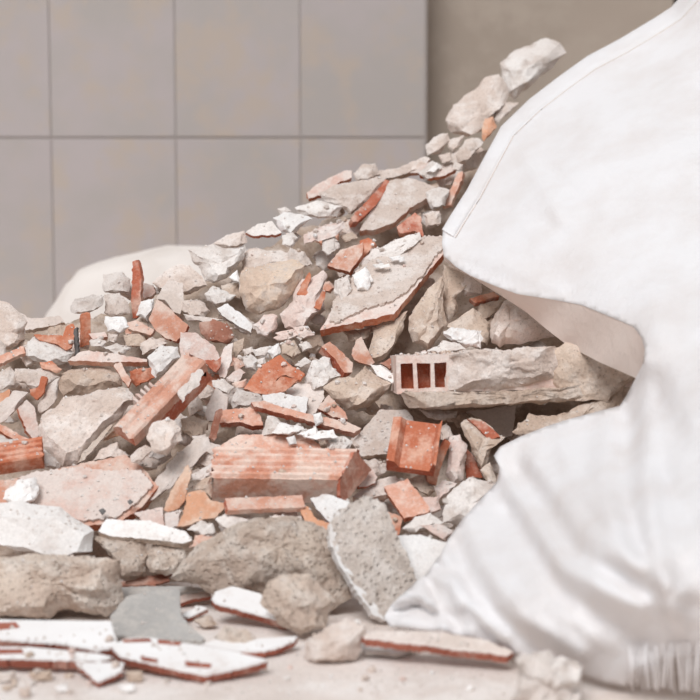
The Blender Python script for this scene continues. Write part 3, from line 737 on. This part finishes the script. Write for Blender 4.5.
S('D2','orange','orange',TE,'188,387 215,330 230,250 290,238 322,280 392,295 340,352 290,358 230,382','thin pale orange shard lying below the ribbed block corner',t=3.5,el=40,o=.055)
K('D2','smooth',MO,'28,312 110,190 200,80 260,40 312,28 322,60 240,112 272,132 200,162 130,252 60,292','long pale mortar ledge slanting behind the orange shards',o=.035,d=.6)
K('D2','mort',MO,'258,112 300,88 350,100 422,88 442,112 370,132 310,152 250,142','pale mortar flake on the ribbed block back corner',o=.035)
K('D2','plas',PL,'245,182 330,130 347,140 325,177 280,202 250,202','pale plaster wedge at the end of the ribbed block',o=.045)
K('D2','tan',MO,'240,232 280,200 322,182 332,272 300,242','tan bit under the ribbed block end',o=.04)
S('D2','pinkplas','pink',PL,'15,332 130,308 137,385 110,397 60,372','pale pink plaster plate below the large pink plate tip',t=6,el=42,o=.045)
S('D2','pinkplas','pink',PL,'137,332 202,318 192,385 140,392','small pale pink plate between the orange shards',t=5,el=40,o=.04)
K('D2','plas',PL,'225,402 280,360 332,375 347,410 290,422','grey-white stone under the pale orange shard',o=.05)
K('D2','plas',PL,'340,362 400,328 492,370 502,400 430,397 380,402','flattish white stone beneath the ribbed block',o=.055)
K('D2','pink',BR,'235,472 260,420 350,425 357,440 290,457','pink clay bit behind the big brown concrete mass',o=.05)
S('D2','terra','red',TE,'430,395 500,383 512,405 430,408','thin red clay chip under the ribbed block',t=4,o=.06)
K('D2','mort',MO,'500,402 560,345 682,343 692,400 600,422','grey rough bump on the big brown concrete mass',o=.06,rough=1.5)
# -- front row
S('D3','orange','red',BR,'115,390 150,383 190,440 238,450 242,512 190,515 150,470','folded salmon clay piece beside the leaning concrete slab',t=6,el=35,o=.06)
S('D3','white','plas',PL,'160,352 230,335 362,385 290,442 240,452 190,402','white plaster plate leaning behind the concrete slab',t=8,el=42,o=.06)
CS=S('F','coarse','coarse',CO,'331,531 341,518 365,505 384,512 394,535 405,560 416,590 402,612 386,629 374,622 356,596 341,570 331,548','coarse grey concrete slab leaning on edge against the sack',t=14,el=28,az=18,o=.09,rag=.0012,amp=.8)
S('F','white','white','plaster_edge','330,531 338,519 340,522 335,546 344,570 360,594 379,618 386,628 374,624 355,597 339,571 329,548',None,t=12,el=28,az=18,o=.094,parent=CS,amp=.6)
K('F','conc',CO,'168,577 198,541 252,520 300,517 332,530 352,560 352,596 330,612 300,603 260,602 225,596 195,586','big brown coarse concrete mass in the front row',o=.05,d=1.0,sh=(.05,-.2),pl=.45,rough=1.5,el=25,low=.85)
K('F','conc',CO,'262,602 268,582 290,573 316,580 336,602 326,626 300,636 280,626','lumpy brown concrete knob in front of the big brown mass',o=.02,rough=1.6,low=.95,el=15)
K('F','white',PL,'-12,506 20,501 60,508 94,530 92,551 60,556 20,551 -12,540','bright white plaster block at the picture edge',o=.06,pl=.7,d=.8,rough=.5,el=30)
S('F','white','conc',PL,'98,531 106,519 150,521 186,532 192,540 182,543 165,541 110,536','white plaster cap lying over two brown concrete stones',t=8,el=50,o=.06)
K('F','conc',CO,'94,537 140,538 147,555 145,572 122,581 117,562','brown concrete stone under the white plaster cap beside the white block',o=.035,rough=1.5)
K('D2','conc',CO,'60,482 90,455 200,470 227,500 212,552 150,577 80,572 58,530','brown concrete stone under the white plaster cap beside the big brown mass',o=.035,rough=1.5)
S('E3','brown','brown',TI,'135,362 250,330 365,320 345,355 260,372 140,376','dark reddish tile strip under the brown concrete stones',t=3,el=70,o=.02)
S('E3','grey','grey','slate_shard','110,400 135,380 400,375 520,390 400,405 160,438 112,440','upper grey slate slab lying on the floor behind the larger one',t=4,el=72,o=.03,low=.9)
S('E3','grey','grey','slate_shard','90,545 160,455 260,435 390,425 400,540 440,590 500,640 490,655 300,645 110,625','larger grey slate slab lying flat at the front',t=5,el=76,o=.0,low=.9)
K('F','conc',CO,'-12,557 50,553 100,559 119,560 121,590 125,606 105,616 62,610 38,618 -12,618','big tan concrete chunk at the picture edge under the white block',o=.02,pl=.6,sh=(0,.0),rough=1.3,low=.95,el=18)
S('D5','white','tilebody',TI,'245,332 262,300 330,278 440,308 562,418 552,432 430,395 270,352','white glazed tile piece tilted against the brown concrete knob',t=8,el=62,az=10,o=.02,glaze=True,low=.8)
S('D5','dusty','tilebody',TI,'95,312 190,270 237,262 247,300 150,318 112,332','small dusty tile piece with a brown end on the grey slate',t=5,el=62,o=.01,low=.9)
S('D5','white','tilebody',TI,'108,382 200,338 232,350 162,385','tiny white glazed tile chip on the grey slate',t=4,el=70,o=.008,glaze=True,low=.9)
K('D5','conc',CO,'258,442 300,405 380,420 432,460 402,497 300,502','smooth tan pebble in front of the tilted white tile',o=.01,low=.95,el=15)
K('D5','tan','rubble_bit','168,382 240,358 272,400 220,412','tan crumb behind the smooth tan pebble',o=.01,low=.9)
S('D5','white','tilebody',TI,'200,512 270,490 440,488 592,478 580,500 460,540 350,542','white glazed tile piece lying under the smooth tan pebble',t=6,el=78,o=.0,glaze=True,low=.9)
S('F','white','tilebody',TI,'110,657 125,648 150,648 225,660 268,671 242,679 205,687 160,677 120,667','long white glazed tile piece with bare stripes at the very front',t=8,el=78,o=.0,glaze=True,low=.9,
  stripes=('122,651 150,650 152,653 124,654','158,651 182,654 180,657 158,655','140,668 158,671 158,675 142,672','185,673 212,676 210,680 186,678'))
S('F','white','tilebody',TI,'-12,620 112,622 115,634 119,648 98,652 60,645 -12,640','upper white glazed tile of the stack at the picture edge',t=8,el=77,o=.05,glaze=True,low=.9,stripes=('-12,625 16,624 20,629 -12,633',))
S('F','white','tilebody',TI,'-12,648 30,648 100,655 113,658 100,662 -12,659','lower white glazed tile of the stack at the picture edge',t=9,el=79,o=.04,glaze=True,low=.9,stripes=('-12,651 22,651 24,655 -12,656',))
S('F','white','tilebody',TI,'75,670 125,670 122,679 98,690','small corner of a white glazed tile poking out under the tile stack',t=5,el=80,o=.0,glaze=True,low=.9)
K('F','mort',MO,'304,641 324,629 344,618 366,628 361,645 356,660 330,663 308,659','pale mortar block propping the long thin tile',o=.0,low=1.0,el=12,rough=1.3)
S('F','smooth','tilebody',TI,'359,634 380,631 440,632 490,641 513,652 508,656 440,648 365,639','long thin brown-edged tile lying in front of the sack',t=8,el=75,o=.055,low=.9)
S('F','white','plas',PL,'361,648 385,645 420,652 400,660 362,657','small white plaster slab under the long thin tile',t=5,el=78,o=.0,low=.9)
K('F','plas',PL,'513,682 520,656 545,650 570,655 582,670 582,704 545,710 516,704','crumbly pale stone at the lower picture edge before the sack',o=.0,low=.95,el=12,rough=3.2)
for q,m,l in (('-5,672 15,671 16,682 -5,683','mort','beige crumb on the floor below the lower tile'),('27,672 52,670 53,681 33,682','tan','tan crumb on the floor beside the small tile corner'),
              ('125,672 142,671 143,682 128,683','tan','tan pebble on the floor beside the long striped tile'),('118,685 134,684 136,692 120,693','white','white crumb on the floor below the small tile corner'),
              ('18,688 30,687 31,698 19,698','mort','beige pebble at the lower picture edge'),('55,686 68,685 69,692 57,693','white','white flat crumb on the floor near the small tile corner')):
    K('F',m,'rubble_bit',q,l,low=.95,el=12)
# ------------------------------------------------------------------ the white woven sack
def cloth_material(name='white_woven_cloth', tl=0.32, c1=(250, 249, 250), c2=(240, 235, 233)):
    m = bpy.data.materials.new(name); m.use_nodes = True
    nt = m.node_tree; N, L = nt.nodes, nt.links
    bs = N['Principled BSDF']
    bs.inputs['Roughness'].default_value = 0.75
    bs.inputs['Specular IOR Level'].default_value = 0.25
    tc = N.new('ShaderNodeTexCoord')
    nz = N.new('ShaderNodeTexNoise'); nz.inputs['Scale'].default_value = 11; nz.inputs['Detail'].default_value = 8; nz.inputs['Roughness'].default_value = 0.65
    L.new(tc.outputs['Object'], nz.inputs['Vector'])
    rp = N.new('ShaderNodeMapRange'); rp.inputs['From Min'].default_value = 0.42; rp.inputs['From Max'].default_value = 0.72
    L.new(nz.outputs['Fac'], rp.inputs['Value'])
    mx = N.new('ShaderNodeMix'); mx.data_type = 'RGBA'
    mx.inputs[6].default_value = lin(c1); mx.inputs[7].default_value = lin(c2)
    L.new(rp.outputs[0], mx.inputs[0]); L.new(mx.outputs[2], bs.inputs['Base Color'])
    mp = N.new('ShaderNodeMapping'); mp.inputs['Scale'].default_value = (260, 260, 90); mp.inputs['Rotation'].default_value = (0, 0.5, 0)
    L.new(tc.outputs['Object'], mp.inputs['Vector'])
    n2 = N.new('ShaderNodeTexNoise'); n2.inputs['Scale'].default_value = 1.0; n2.inputs['Detail'].default_value = 3
    L.new(mp.outputs[0], n2.inputs['Vector'])
    n3 = N.new('ShaderNodeTexNoise'); n3.inputs['Scale'].default_value = 38; n3.inputs['Detail'].default_value = 5; n3.inputs['Roughness'].default_value = 0.6
    L.new(tc.outputs['Object'], n3.inputs['Vector'])
    ad = N.new('ShaderNodeMath'); ad.operation = 'MULTIPLY_ADD'; ad.inputs[1].default_value = 2.5
    L.new(n3.outputs['Fac'], ad.inputs[0]); L.new(n2.outputs['Fac'], ad.inputs[2])
    bp = N.new('ShaderNodeBump'); bp.inputs['Strength'].default_value = 0.4; bp.inputs['Distance'].default_value = 0.002
    L.new(ad.outputs[0], bp.inputs['Height']); L.new(bp.outputs[0], bs.inputs['Normal'])
    tr = N.new('ShaderNodeBsdfTranslucent'); tr.inputs['Color'].default_value = lin((252, 245, 240))
    ms = N.new('ShaderNodeMixShader'); ms.inputs[0].default_value = tl
    L.new(bs.outputs[0], ms.inputs[1]); L.new(tr.outputs[0], ms.inputs[2])
    L.new(ms.outputs[0], N['Material Output'].inputs['Surface'])
    return m
M['cloth'] = cloth_material()
M['lining'] = cloth_material('warm_bounce_cloth_inside', 0.35, (248, 232, 222), (242, 222, 211))  # pinkish tint puts the warm bounced light into the inner cloth's colour
M['stitch'] = material('stitching', (226, 214, 206), (218, 204, 196), None, bump=0.1, vary=0.0)

CTRL = [(384,618,1.385),(410,630,1.355),(440,634,1.345),(470,640,1.33),(500,648,1.31),(520,658,1.285),(550,662,1.275),(580,672,1.252),(605,682,1.235),(640,688,1.222),(700,694,1.208),(780,702,1.20),(900,712,1.24),(1040,715,1.6),
        (640,652,1.198),(700,655,1.182),(580,635,1.215),(520,620,1.26),(640,600,1.17),(700,600,1.145),(560,580,1.25),(600,560,1.20),(500,560,1.36),(450,590,1.365),
        (440,555,1.43),(462,520,1.48),(497,482,1.53),(494,456,1.545),(520,438,1.54),(570,420,1.535),(620,407,1.53),(560,480,1.42),(620,480,1.34),(700,480,1.27),(700,540,1.17),(780,540,1.13),(900,540,1.2),(1040,540,1.6),
        (634,380,1.535),(645,365,1.50),(645,350,1.50),(613,318,1.58),(549,299,1.68),(500,287,1.75),(458,266,1.83),(442,243,1.86),(452,215,1.90),(482,160,1.99),(530,100,2.09),(560,78,2.13),(620,40,2.16),(672,8,2.17),(720,-60,2.22),
        (700,400,1.38),(700,300,1.52),(700,200,1.68),(700,100,1.87),(700,0,2.08),(620,280,1.62),(620,200,1.74),(600,120,1.93),(540,200,1.82),(540,260,1.73),(490,220,1.86),
        (800,0,2.05),(800,150,1.75),(800,300,1.45),(800,420,1.3),(900,420,1.3),(900,300,1.45),(900,100,1.85),(900,-60,2.1),(1040,300,1.75),(1040,0,2.05),(1040,-60,2.15),(1040,420,1.7)]
def tps(C):
    P = np.array([(c[0], c[1]) for c in C], float) / 100.0; z = np.array([c[2] for c in C])
    n = len(P)
    d2 = ((P[:, None] - P[None]) ** 2).sum(-1)
    Kk = np.where(d2 > 0, 0.5 * d2 * np.log(d2 + 1e-12), 0) + np.eye(n) * 0.02
    A = np.zeros((n + 3, n + 3)); A[:n, :n] = Kk; A[:n, n] = 1; A[:n, n+1:] = P; A[n, :n] = 1; A[n+1:, :n] = P.T
    w = np.linalg.solve(A, np.concatenate([z, np.zeros(3)]))
    def f(Q):
        Q = np.asarray(Q, float) / 100.0
        d = ((Q[:, None] - P[None]) ** 2).sum(-1)
        return (0.5 * d * np.log(d + 1e-12)) @ w[:n] + w[n] + Q @ w[n+1:]
    return f
sack_depth0 = tps(CTRL)
FOLDS = [([(497,464),(520,500),(560,562),(640,606)], .011, 11), ([(535,462),(590,530),(680,590)], .009, 13), ([(642,362),(648,450),(652,540),(672,610)], .012, 12),
         ([(470,520),(485,560),(520,612),(580,652)], .010, 10), ([(445,560),(470,602),(505,634)], .008, 8), ([(610,425),(600,480),(630,560),(680,620)], .007, 12),
         ([(508,512),(560,592),(640,642)], -.012, 12), ([(520,472),(580,556),(650,590)], -.010, 12), ([(455,545),(490,612),(540,650)], -.010, 9), ([(628,420),(625,490),(650,570)], -.009, 12),
         ([(395,612),(420,606),(436,616)], -.014, 5), ([(400,598),(415,596),(432,604)], .008, 5), ([(432,575),(452,585),(460,606)], .008, 5), ([(440,565),(462,575),(475,600)], -.008, 5), ([(400,622),(430,628),(470,632)], .006, 5), ([(430,585),(440,610),(462,628)], -.007, 6), ([(418,580),(428,600),(445,626)], .007, 6),
         ([(548,165),(575,195),(590,215)], -.004, 9), ([(520,150),(545,190),(560,215)], .004, 8), ([(470,215),(520,210),(560,230)], -.003, 8), ([(450,250),(500,262),(560,290)], .004, 8),
         ([(600,60),(640,120),(690,160)], .004, 14), ([(655,300),(660,360),(690,420)], .006, 16), ([(560,440),(575,480),(610,520)], .006, 9), ([(660,470),(690,520),(720,570)], -.006, 12)]
def sack_depth(Q):
    Q = np.asarray(Q, float)
    t = sack_depth0(Q)
    for line, A, w in FOLDS: t = t - 1.45 * A * np.exp(-(seg_dist(Q, line) / w) ** 2)
    for i, q in enumerate(Q):
        v = Vector((q[0] / 60, q[1] / 60, 3.1))
        low_ = min(1.0, max(0.25, (q[1] - 330) / 120))
        t[i] -= 0.006 * noise.noise(v) + low_ * (0.0042 * noise.noise(v * 2.6) + 0.0022 * noise.noise(v * 6.1))
    return t
def sack_pts(Q):
    out = []
    for q, t in zip(Q, sack_depth(Q)):
        r = ray(*q)
        if r.z < 0: t = min(t, (CAM.z - 0.002) / -r.z)
        out.append(CAM + r * float(t))
    return out
HEM = [(705,-40),(690,-12),(672,8),(655,19),(620,40),(588,57),(560,77),(530,100),(502,127),(484,160),(468,190),(452,215),(443,230)]
LIP = [(442,243),(444,256),(456,267),(471,276),(495,286),(517,294),(549,299),(581,305),(613,318),(634,327),(642,338),(645,350)]
LOWER = [(644,362),(636,378),(627,395),(620,406),(600,411),(570,419),(545,427),(520,437),(500,447),(494,456),(500,468),(497,482),(480,500),(462,520),(448,540),(440,555),(425,575),(405,592),(392,604),(384,617),(390,627),(410,630),(440,634),(470,640),(500,648),(520,657),(550,663),(580,673),(605,682),(626,686),(634,668),(650,661),(672,657),(700,652),(730,654),(755,668),(780,704),(900,714),(1040,718)]
OUT = [(720,-60)] + HEM + LIP + LOWER + [(1040,300),(1040,-60)]
def build_sack():
    Q, F = cdt_fill(densify(OUT, 3.5), 4.5)
    base = Vector((0.30, 1.6, 0.0))
    root = bpy.data.objects.new('rubble_sack', None); col.objects.link(root); root.location = base
    tag(root, 'large torn white woven sack with its mouth open, spilling rubble', 'sack')
    body = make('cloth_body', sack_pts(Q), F, ['cloth'], parent=root, sharp=180)
    sm = body.modifiers.new('thickness', 'SOLIDIFY'); sm.thickness = 0.0007; sm.offset = 0
    # hem band along the upper edge
    line = []
    for a, b in zip(HEM, HEM[1:]):
        m = max(1, int(math.dist(a, b) / 4)); line += [(a[0] + (b[0]-a[0]) * i / m, a[1] + (b[1]-a[1]) * i / m) for i in range(m)]
    line.append(HEM[-1])
    def inward(k):
        o = []
        for i, p in enumerate(line):
            a, b = line[max(0, i-3)], line[min(len(line)-1, i+3)]
            dx, dy = b[0]-a[0], b[1]-a[1]; l = math.hypot(dx, dy)
            o.append((p[0] + dy / l * k, p[1] - dx / l * k))
        return o
    s = 1.0
    test = inward(10.0)
    if test[5][0] < line[5][0]: s = -1.0
    rows = [(-1.2, -.002), (-.6, .004), (4, .0055), (9, .0055), (12, .004), (13.5, -.001)]
    V, F = [], []
    for k, lift in rows:
        R = inward(k * s)
        for (p, w) in zip(R, sack_pts(R)):
            V.append(w - ray(*p).normalized() * lift)
    n = len(line)
    for r in range(len(rows) - 1):
        for i in range(n - 1): F.append((r*n+i, r*n+i+1, (r+1)*n+i+1, (r+1)*n+i))
    hem = make('hem', V, F, ['cloth'], parent=root, sharp=180)
    # stitching: a fine cord along the hem
    R = inward(14.5 * s); W = sack_pts(R)
    V, F = [], []
    for i, w in enumerate(W):
        d = (W[min(i+1, n-1)] - W[max(i-1, 0)]).normalized(); a = d.orthogonal().normalized(); b = d.cross(a)
        c = w - ray(*R[i]).normalized() * 0.0015
        for j in range(5):
            th = j * math.tau / 5; V.append(c + (a * math.cos(th) + b * math.sin(th)) * 0.0009)
    for i in range(n - 1):
        for j in range(5): F.append((i*5+j, i*5+(j+1)%5, (i+1)*5+(j+1)%5, (i+1)*5+j))
    SMP = make('seam_stitching', V, F, ['stitch'], sharp=180); SMP.parent = hem; SMP.location = SMP.location - hem.location - root.location
    # inner side of the cloth under the torn lip
    A = LIP
    B = [(444,260),(456,269),(471,277),(500,295),(526,312),(545,328),(563,342),(580,352),(599,362),(615,369),(631,376),(640,380)]
    da = []
    def res(L_, m=60):
        cum = [0]
        for a, b in zip(L_, L_[1:]): cum.append(cum[-1] + math.dist(a, b))
        u = np.linspace(0, cum[-1], m)
        return list(zip(np.interp(u, cum, [p[0] for p in L_]), np.interp(u, cum, [p[1] for p in L_])))
    RA, RB = res(A), res(B)
    ta = sack_depth(RA)
    V, F = [], []
    rows = 8
    for r in range(rows + 1):
        u = r / rows
        for i in range(60):
            p = (RA[i][0] + (RB[i][0]-RA[i][0]) * u, RA[i][1] + (RB[i][1]-RA[i][1]) * u)
            w = min(1.0, i / 12)
            ext = 0.0 if i < 58 else 0.0
            dep = float(ta[i]) + 0.03 * w * u + 0.006 * math.sin(i * 0.45 + u * 2) * u
            V.append(CAM + ray(*p) * (dep + 0.0005))
    for r in range(rows):
        for i in range(59): F.append((r*60+i, r*60+i+1, (r+1)*60+i+1, (r+1)*60+i))
    li = make('inner_lining', V, F, ['lining'], parent=root, sharp=180)
    li['label'] = 'shaded inside of the cloth under the torn lip'
    # frayed threads hanging over the floor at the lower edge
    rnd = random.Random(9)
    V, F = [], []
    for i in range(28):
        x = 630 + i * 4.5 + rnd.uniform(-1, 1)
        y0 = 650 + rnd.uniform(-8, 4) - max(0, (x - 680)) * 0.1; y1 = 690 + (x - 640) * .06 + rnd.uniform(-5, 2)
        wd = rnd.uniform(1.2, 3.6)
        P0 = []
        for j in range(6):
            u = j / 5
            y = y0 + (y1 - y0) * u
            xx = x + math.sin(u * 3 + i) * 1.6
            t = float(sack_depth([(xx, y)])[0]) - 0.004 - 0.009 * math.sin(u * math.pi)
            r0, r1 = ray(xx - wd / 2, y), ray(xx + wd / 2, y)
            if r0.z < 0: t = min(t, (CAM.z - 0.002) / -r0.z)
            P0 += [CAM + r0 * t, CAM + r1 * t, CAM + r1 * (t + .0012), CAM + r0 * (t + .0012)]
        b = len(V); V += P0
        for j in range(5):
            for k in range(4): F.append((b+j*4+k, b+j*4+(k+1)%4, b+(j+1)*4+(k+1)%4, b+(j+1)*4+k))
    fr = make('frayed_threads', V, F, ['cloth'], parent=root, sharp=60)
    fr['kind'] = 'stuff'; fr['label'] = 'frayed white threads at the bottom of the sack'
build_sack()

# pale filled sack lying behind the heap
def far_sack():
    V, F = [], []
    t0 = 2.56
    c = CAM + ray(205, 300) * t0
    nu, nv = 40, 20
    for i in range(nv + 1):
        ph = -math.pi / 2 + math.pi * i / nv
        for j in range(nu):
            th = math.tau * j / nu
            x = 0.285 * math.copysign(abs(math.cos(th)) ** 0.8, math.cos(th)) * math.cos(ph) ** 0.8
            y = 0.14 * math.copysign(abs(math.sin(th)) ** 0.8, math.sin(th)) * math.cos(ph) ** 0.7
            hz = 0.5 * 0.318
            z = hz + hz * math.sin(ph)
            p = Vector((c.x + x, c.y + y, z))
            p += noise.noise_vector(p * 9) * 0.012 + noise.noise_vector(p * 25) * 0.004
            p.z = max(p.z, 0.001)
            V.append(p)
    for i in range(nv):
        for j in range(nu): F.append((i*nu+j, i*nu+(j+1)%nu, (i+1)*nu+(j+1)%nu, (i+1)*nu+j))
    o = make('filled_sack', V, F, ['cream'], sharp=180)
    tag(o, 'cream filled sack lying blurred behind the heap near the wall', 'sack')
far_sack()

# ------------------------------------------------------------------ loose bits between the pieces
SKY = [(-5,305),(45,312),(60,300),(100,278),(130,265),(180,262),(215,245),(250,232),(275,215),(300,203),(330,190),(370,175),(400,165),(425,155),(445,140),(470,120),(505,95),(520,80)]
def sky_y(px): return float(np.interp(px, [p[0] for p in SKY], [p[1] for p in SKY]))
rnd = random.Random(77)
FILL = [('mort', 5), ('plas', 3), ('tan', 3), ('pink', 1.2), ('terra', .8), ('smooth', 1), ('pinkplas', 1)]
def pick(r): 
    t = r.uniform(0, sum(w for _, w in FILL))
    for m_, w in FILL:
        t -= w
        if t <= 0: return m_
    return 'mort'
n_fill = 0
TONE = {'mort': 'beige mortar', 'plas': 'white plaster', 'tan': 'tan mortar', 'pink': 'pink clay', 'terra': 'orange clay', 'smooth': 'smooth pale mortar', 'pinkplas': 'pinkish plaster', 'white': 'bright white plaster'}
def zone(px, py):
    if py > 480: return 'low down behind the front row'
    if px < 130: return 'on the flank beside the picture edge'
    if py < 320: return 'high up near the skyline'
    if px > 385: return 'around the hollow brick and sack mouth'
    return 'in the middle of the heap' if py < 420 else 'around the ribbed block'
while n_fill < 272:
    px = rnd.uniform(-20, 560) if n_fill % 7 else rnd.uniform(-170, -20); py = rnd.uniform(170, 590)
    if py < sky_y(px) + 22 + max(0, -px) * .35: continue
    if px > 440 and py < 250: continue
    s = rnd.uniform(7, 16)
    n = rnd.choice((5, 6, 6, 7)); a0 = rnd.uniform(0, 6.28)
    P = [(px + s * rnd.uniform(.7, 1.2) * math.cos(a0 + i * math.tau / n), py + s * .75 * rnd.uniform(.7, 1.2) * math.sin(a0 + i * math.tau / n)) for i in range(n)]
    mt = pick(rnd); where = zone(px, py)
    K('F', mt, 'rubble_bit', P, 'small %s bit deep in a gap %s' % (TONE[mt], where), o=-.016 - rnd.uniform(0, .026),
      az=rnd.uniform(-25, 25), sh=(rnd.uniform(-.1, .1), rnd.uniform(-.05, .15)), group='%s bits in gaps %s' % (TONE[mt], where))
    n_fill += 1

# small crumbs lying on whatever is uppermost, found by dropping them from above
bpy.context.view_layer.update()
dg = bpy.context.evaluated_depsgraph_get()
CTONE = ['plas', 'mort', 'white', 'tan', 'pinkplas', 'plas']
crumbs = {}
for k in range(6):
    for q in range(5):
        r = random.Random(100 + k * 10 + q)
        s = (.0015, .002, .0026, .0032, .0042)[q]
        bm = bmesh.new(); bmesh.ops.create_icosphere(bm, subdivisions=1, radius=1.0)
        for v in bm.verts:
            v.co *= s * r.uniform(.65, 1.25); v.co.z *= .8
        me = bpy.data.meshes.new('rubble_crumb'); bm.to_mesh(me); bm.free()
        me.materials.append(M[CTONE[k]]); crumbs[k, q] = me
def drop(x, y):
    hit, loc, nor, idx, ob, mat = scene.ray_cast(dg, Vector((x, y, 1.2)), Vector((0, 0, -1)))
    return (loc, nor, ob) if hit else None
n_c = 0; spots = []
tries = 0
while n_c < 170 and tries < 6000:
    tries += 1
    if rnd.random() < .8:
        cx, cy, sx, sy = rnd.choice(((262, 355, 22, 14), (305, 345, 22, 14), (385, 268, 28, 16), (330, 435, 24, 10), (410, 400, 18, 14), (300, 245, 20, 12), (395, 460, 12, 8), (100, 350, 25, 10), (60, 682, 60, 8), (330, 680, 80, 10)))
        px, py = rnd.gauss(cx, sx), rnd.gauss(cy, sy)
    else:
        px = rnd.uniform(5, 500); py = rnd.uniform(190, 690)
    if py > 697: continue
    if py < sky_y(px) + 12: continue
    t = depth_at(px, py); p = CAM + ray(px, py) * t
    h = drop(p.x, p.y)
    if not h: continue
    loc, nor, ob = h
    nm = ob.name.split('.')[0]
    if nm in ('cloth_body', 'hem', 'inner_lining', 'filled_sack', 'seam_stitching') or nor.z < .45: continue
    cq = rnd.randrange(5); s = (.0015, .002, .0026, .0032, .0042)[cq]
    ck = rnd.randrange(6)
    o = bpy.data.objects.new('rubble_crumb', crumbs[ck, cq]); col.objects.link(o)
    o.rotation_euler = (rnd.uniform(-.4, .4), rnd.uniform(-.4, .4), rnd.uniform(0, 6.28))
    o.location = loc + Vector((0, 0, s * .45))
    tone = TONE[CTONE[ck]]; where = 'on the floor before the heap' if py > 640 else zone(px, py)
    tag(o, 'tiny loose %s crumb lying %s' % (tone, where), 'rubble', 'loose %s crumbs %s' % (tone, where))
    n_c += 1
# grit and dust too small to count
V, F = [], []
k = 0; tries = 0
while k < 2600 and tries < 14000:
    tries += 1
    px = rnd.uniform(0, 640); py = rnd.uniform(190, 698)
    if py < sky_y(px) + 8: continue
    p = CAM + ray(px, py) * depth_at(px, py)
    h = drop(p.x, p.y)
    if not h: continue
    loc, nor, ob = h
    nm = ob.name.split('.')[0]
    if nm in ('cloth_body', 'hem', 'inner_lining', 'filled_sack', 'seam_stitching', 'frayed_threads') or nor.z < .35: continue
    s = abs(rnd.gauss(0, .0009)) + .0006
    b = len(V)
    for d in ((1, 0, 0), (-.6, .8, 0), (-.5, -.8, .1), (0, .1, 1), (0, 0, -.7)):
        V.append(loc + Vector((d[0] * s * rnd.uniform(.7, 1.3), d[1] * s * rnd.uniform(.7, 1.3), d[2] * s + s * .2)))
    F += [(b, b+1, b+3), (b+1, b+2, b+3), (b+2, b, b+3), (b+1, b, b+4), (b+2, b+1, b+4), (b, b+2, b+4)]
    k += 1
g = make('rubble_grit', V, F, ['plas'], smooth=False)
tag(g, 'pale grit and dust sprinkled over the rubble and floor', 'grit', kind='stuff')
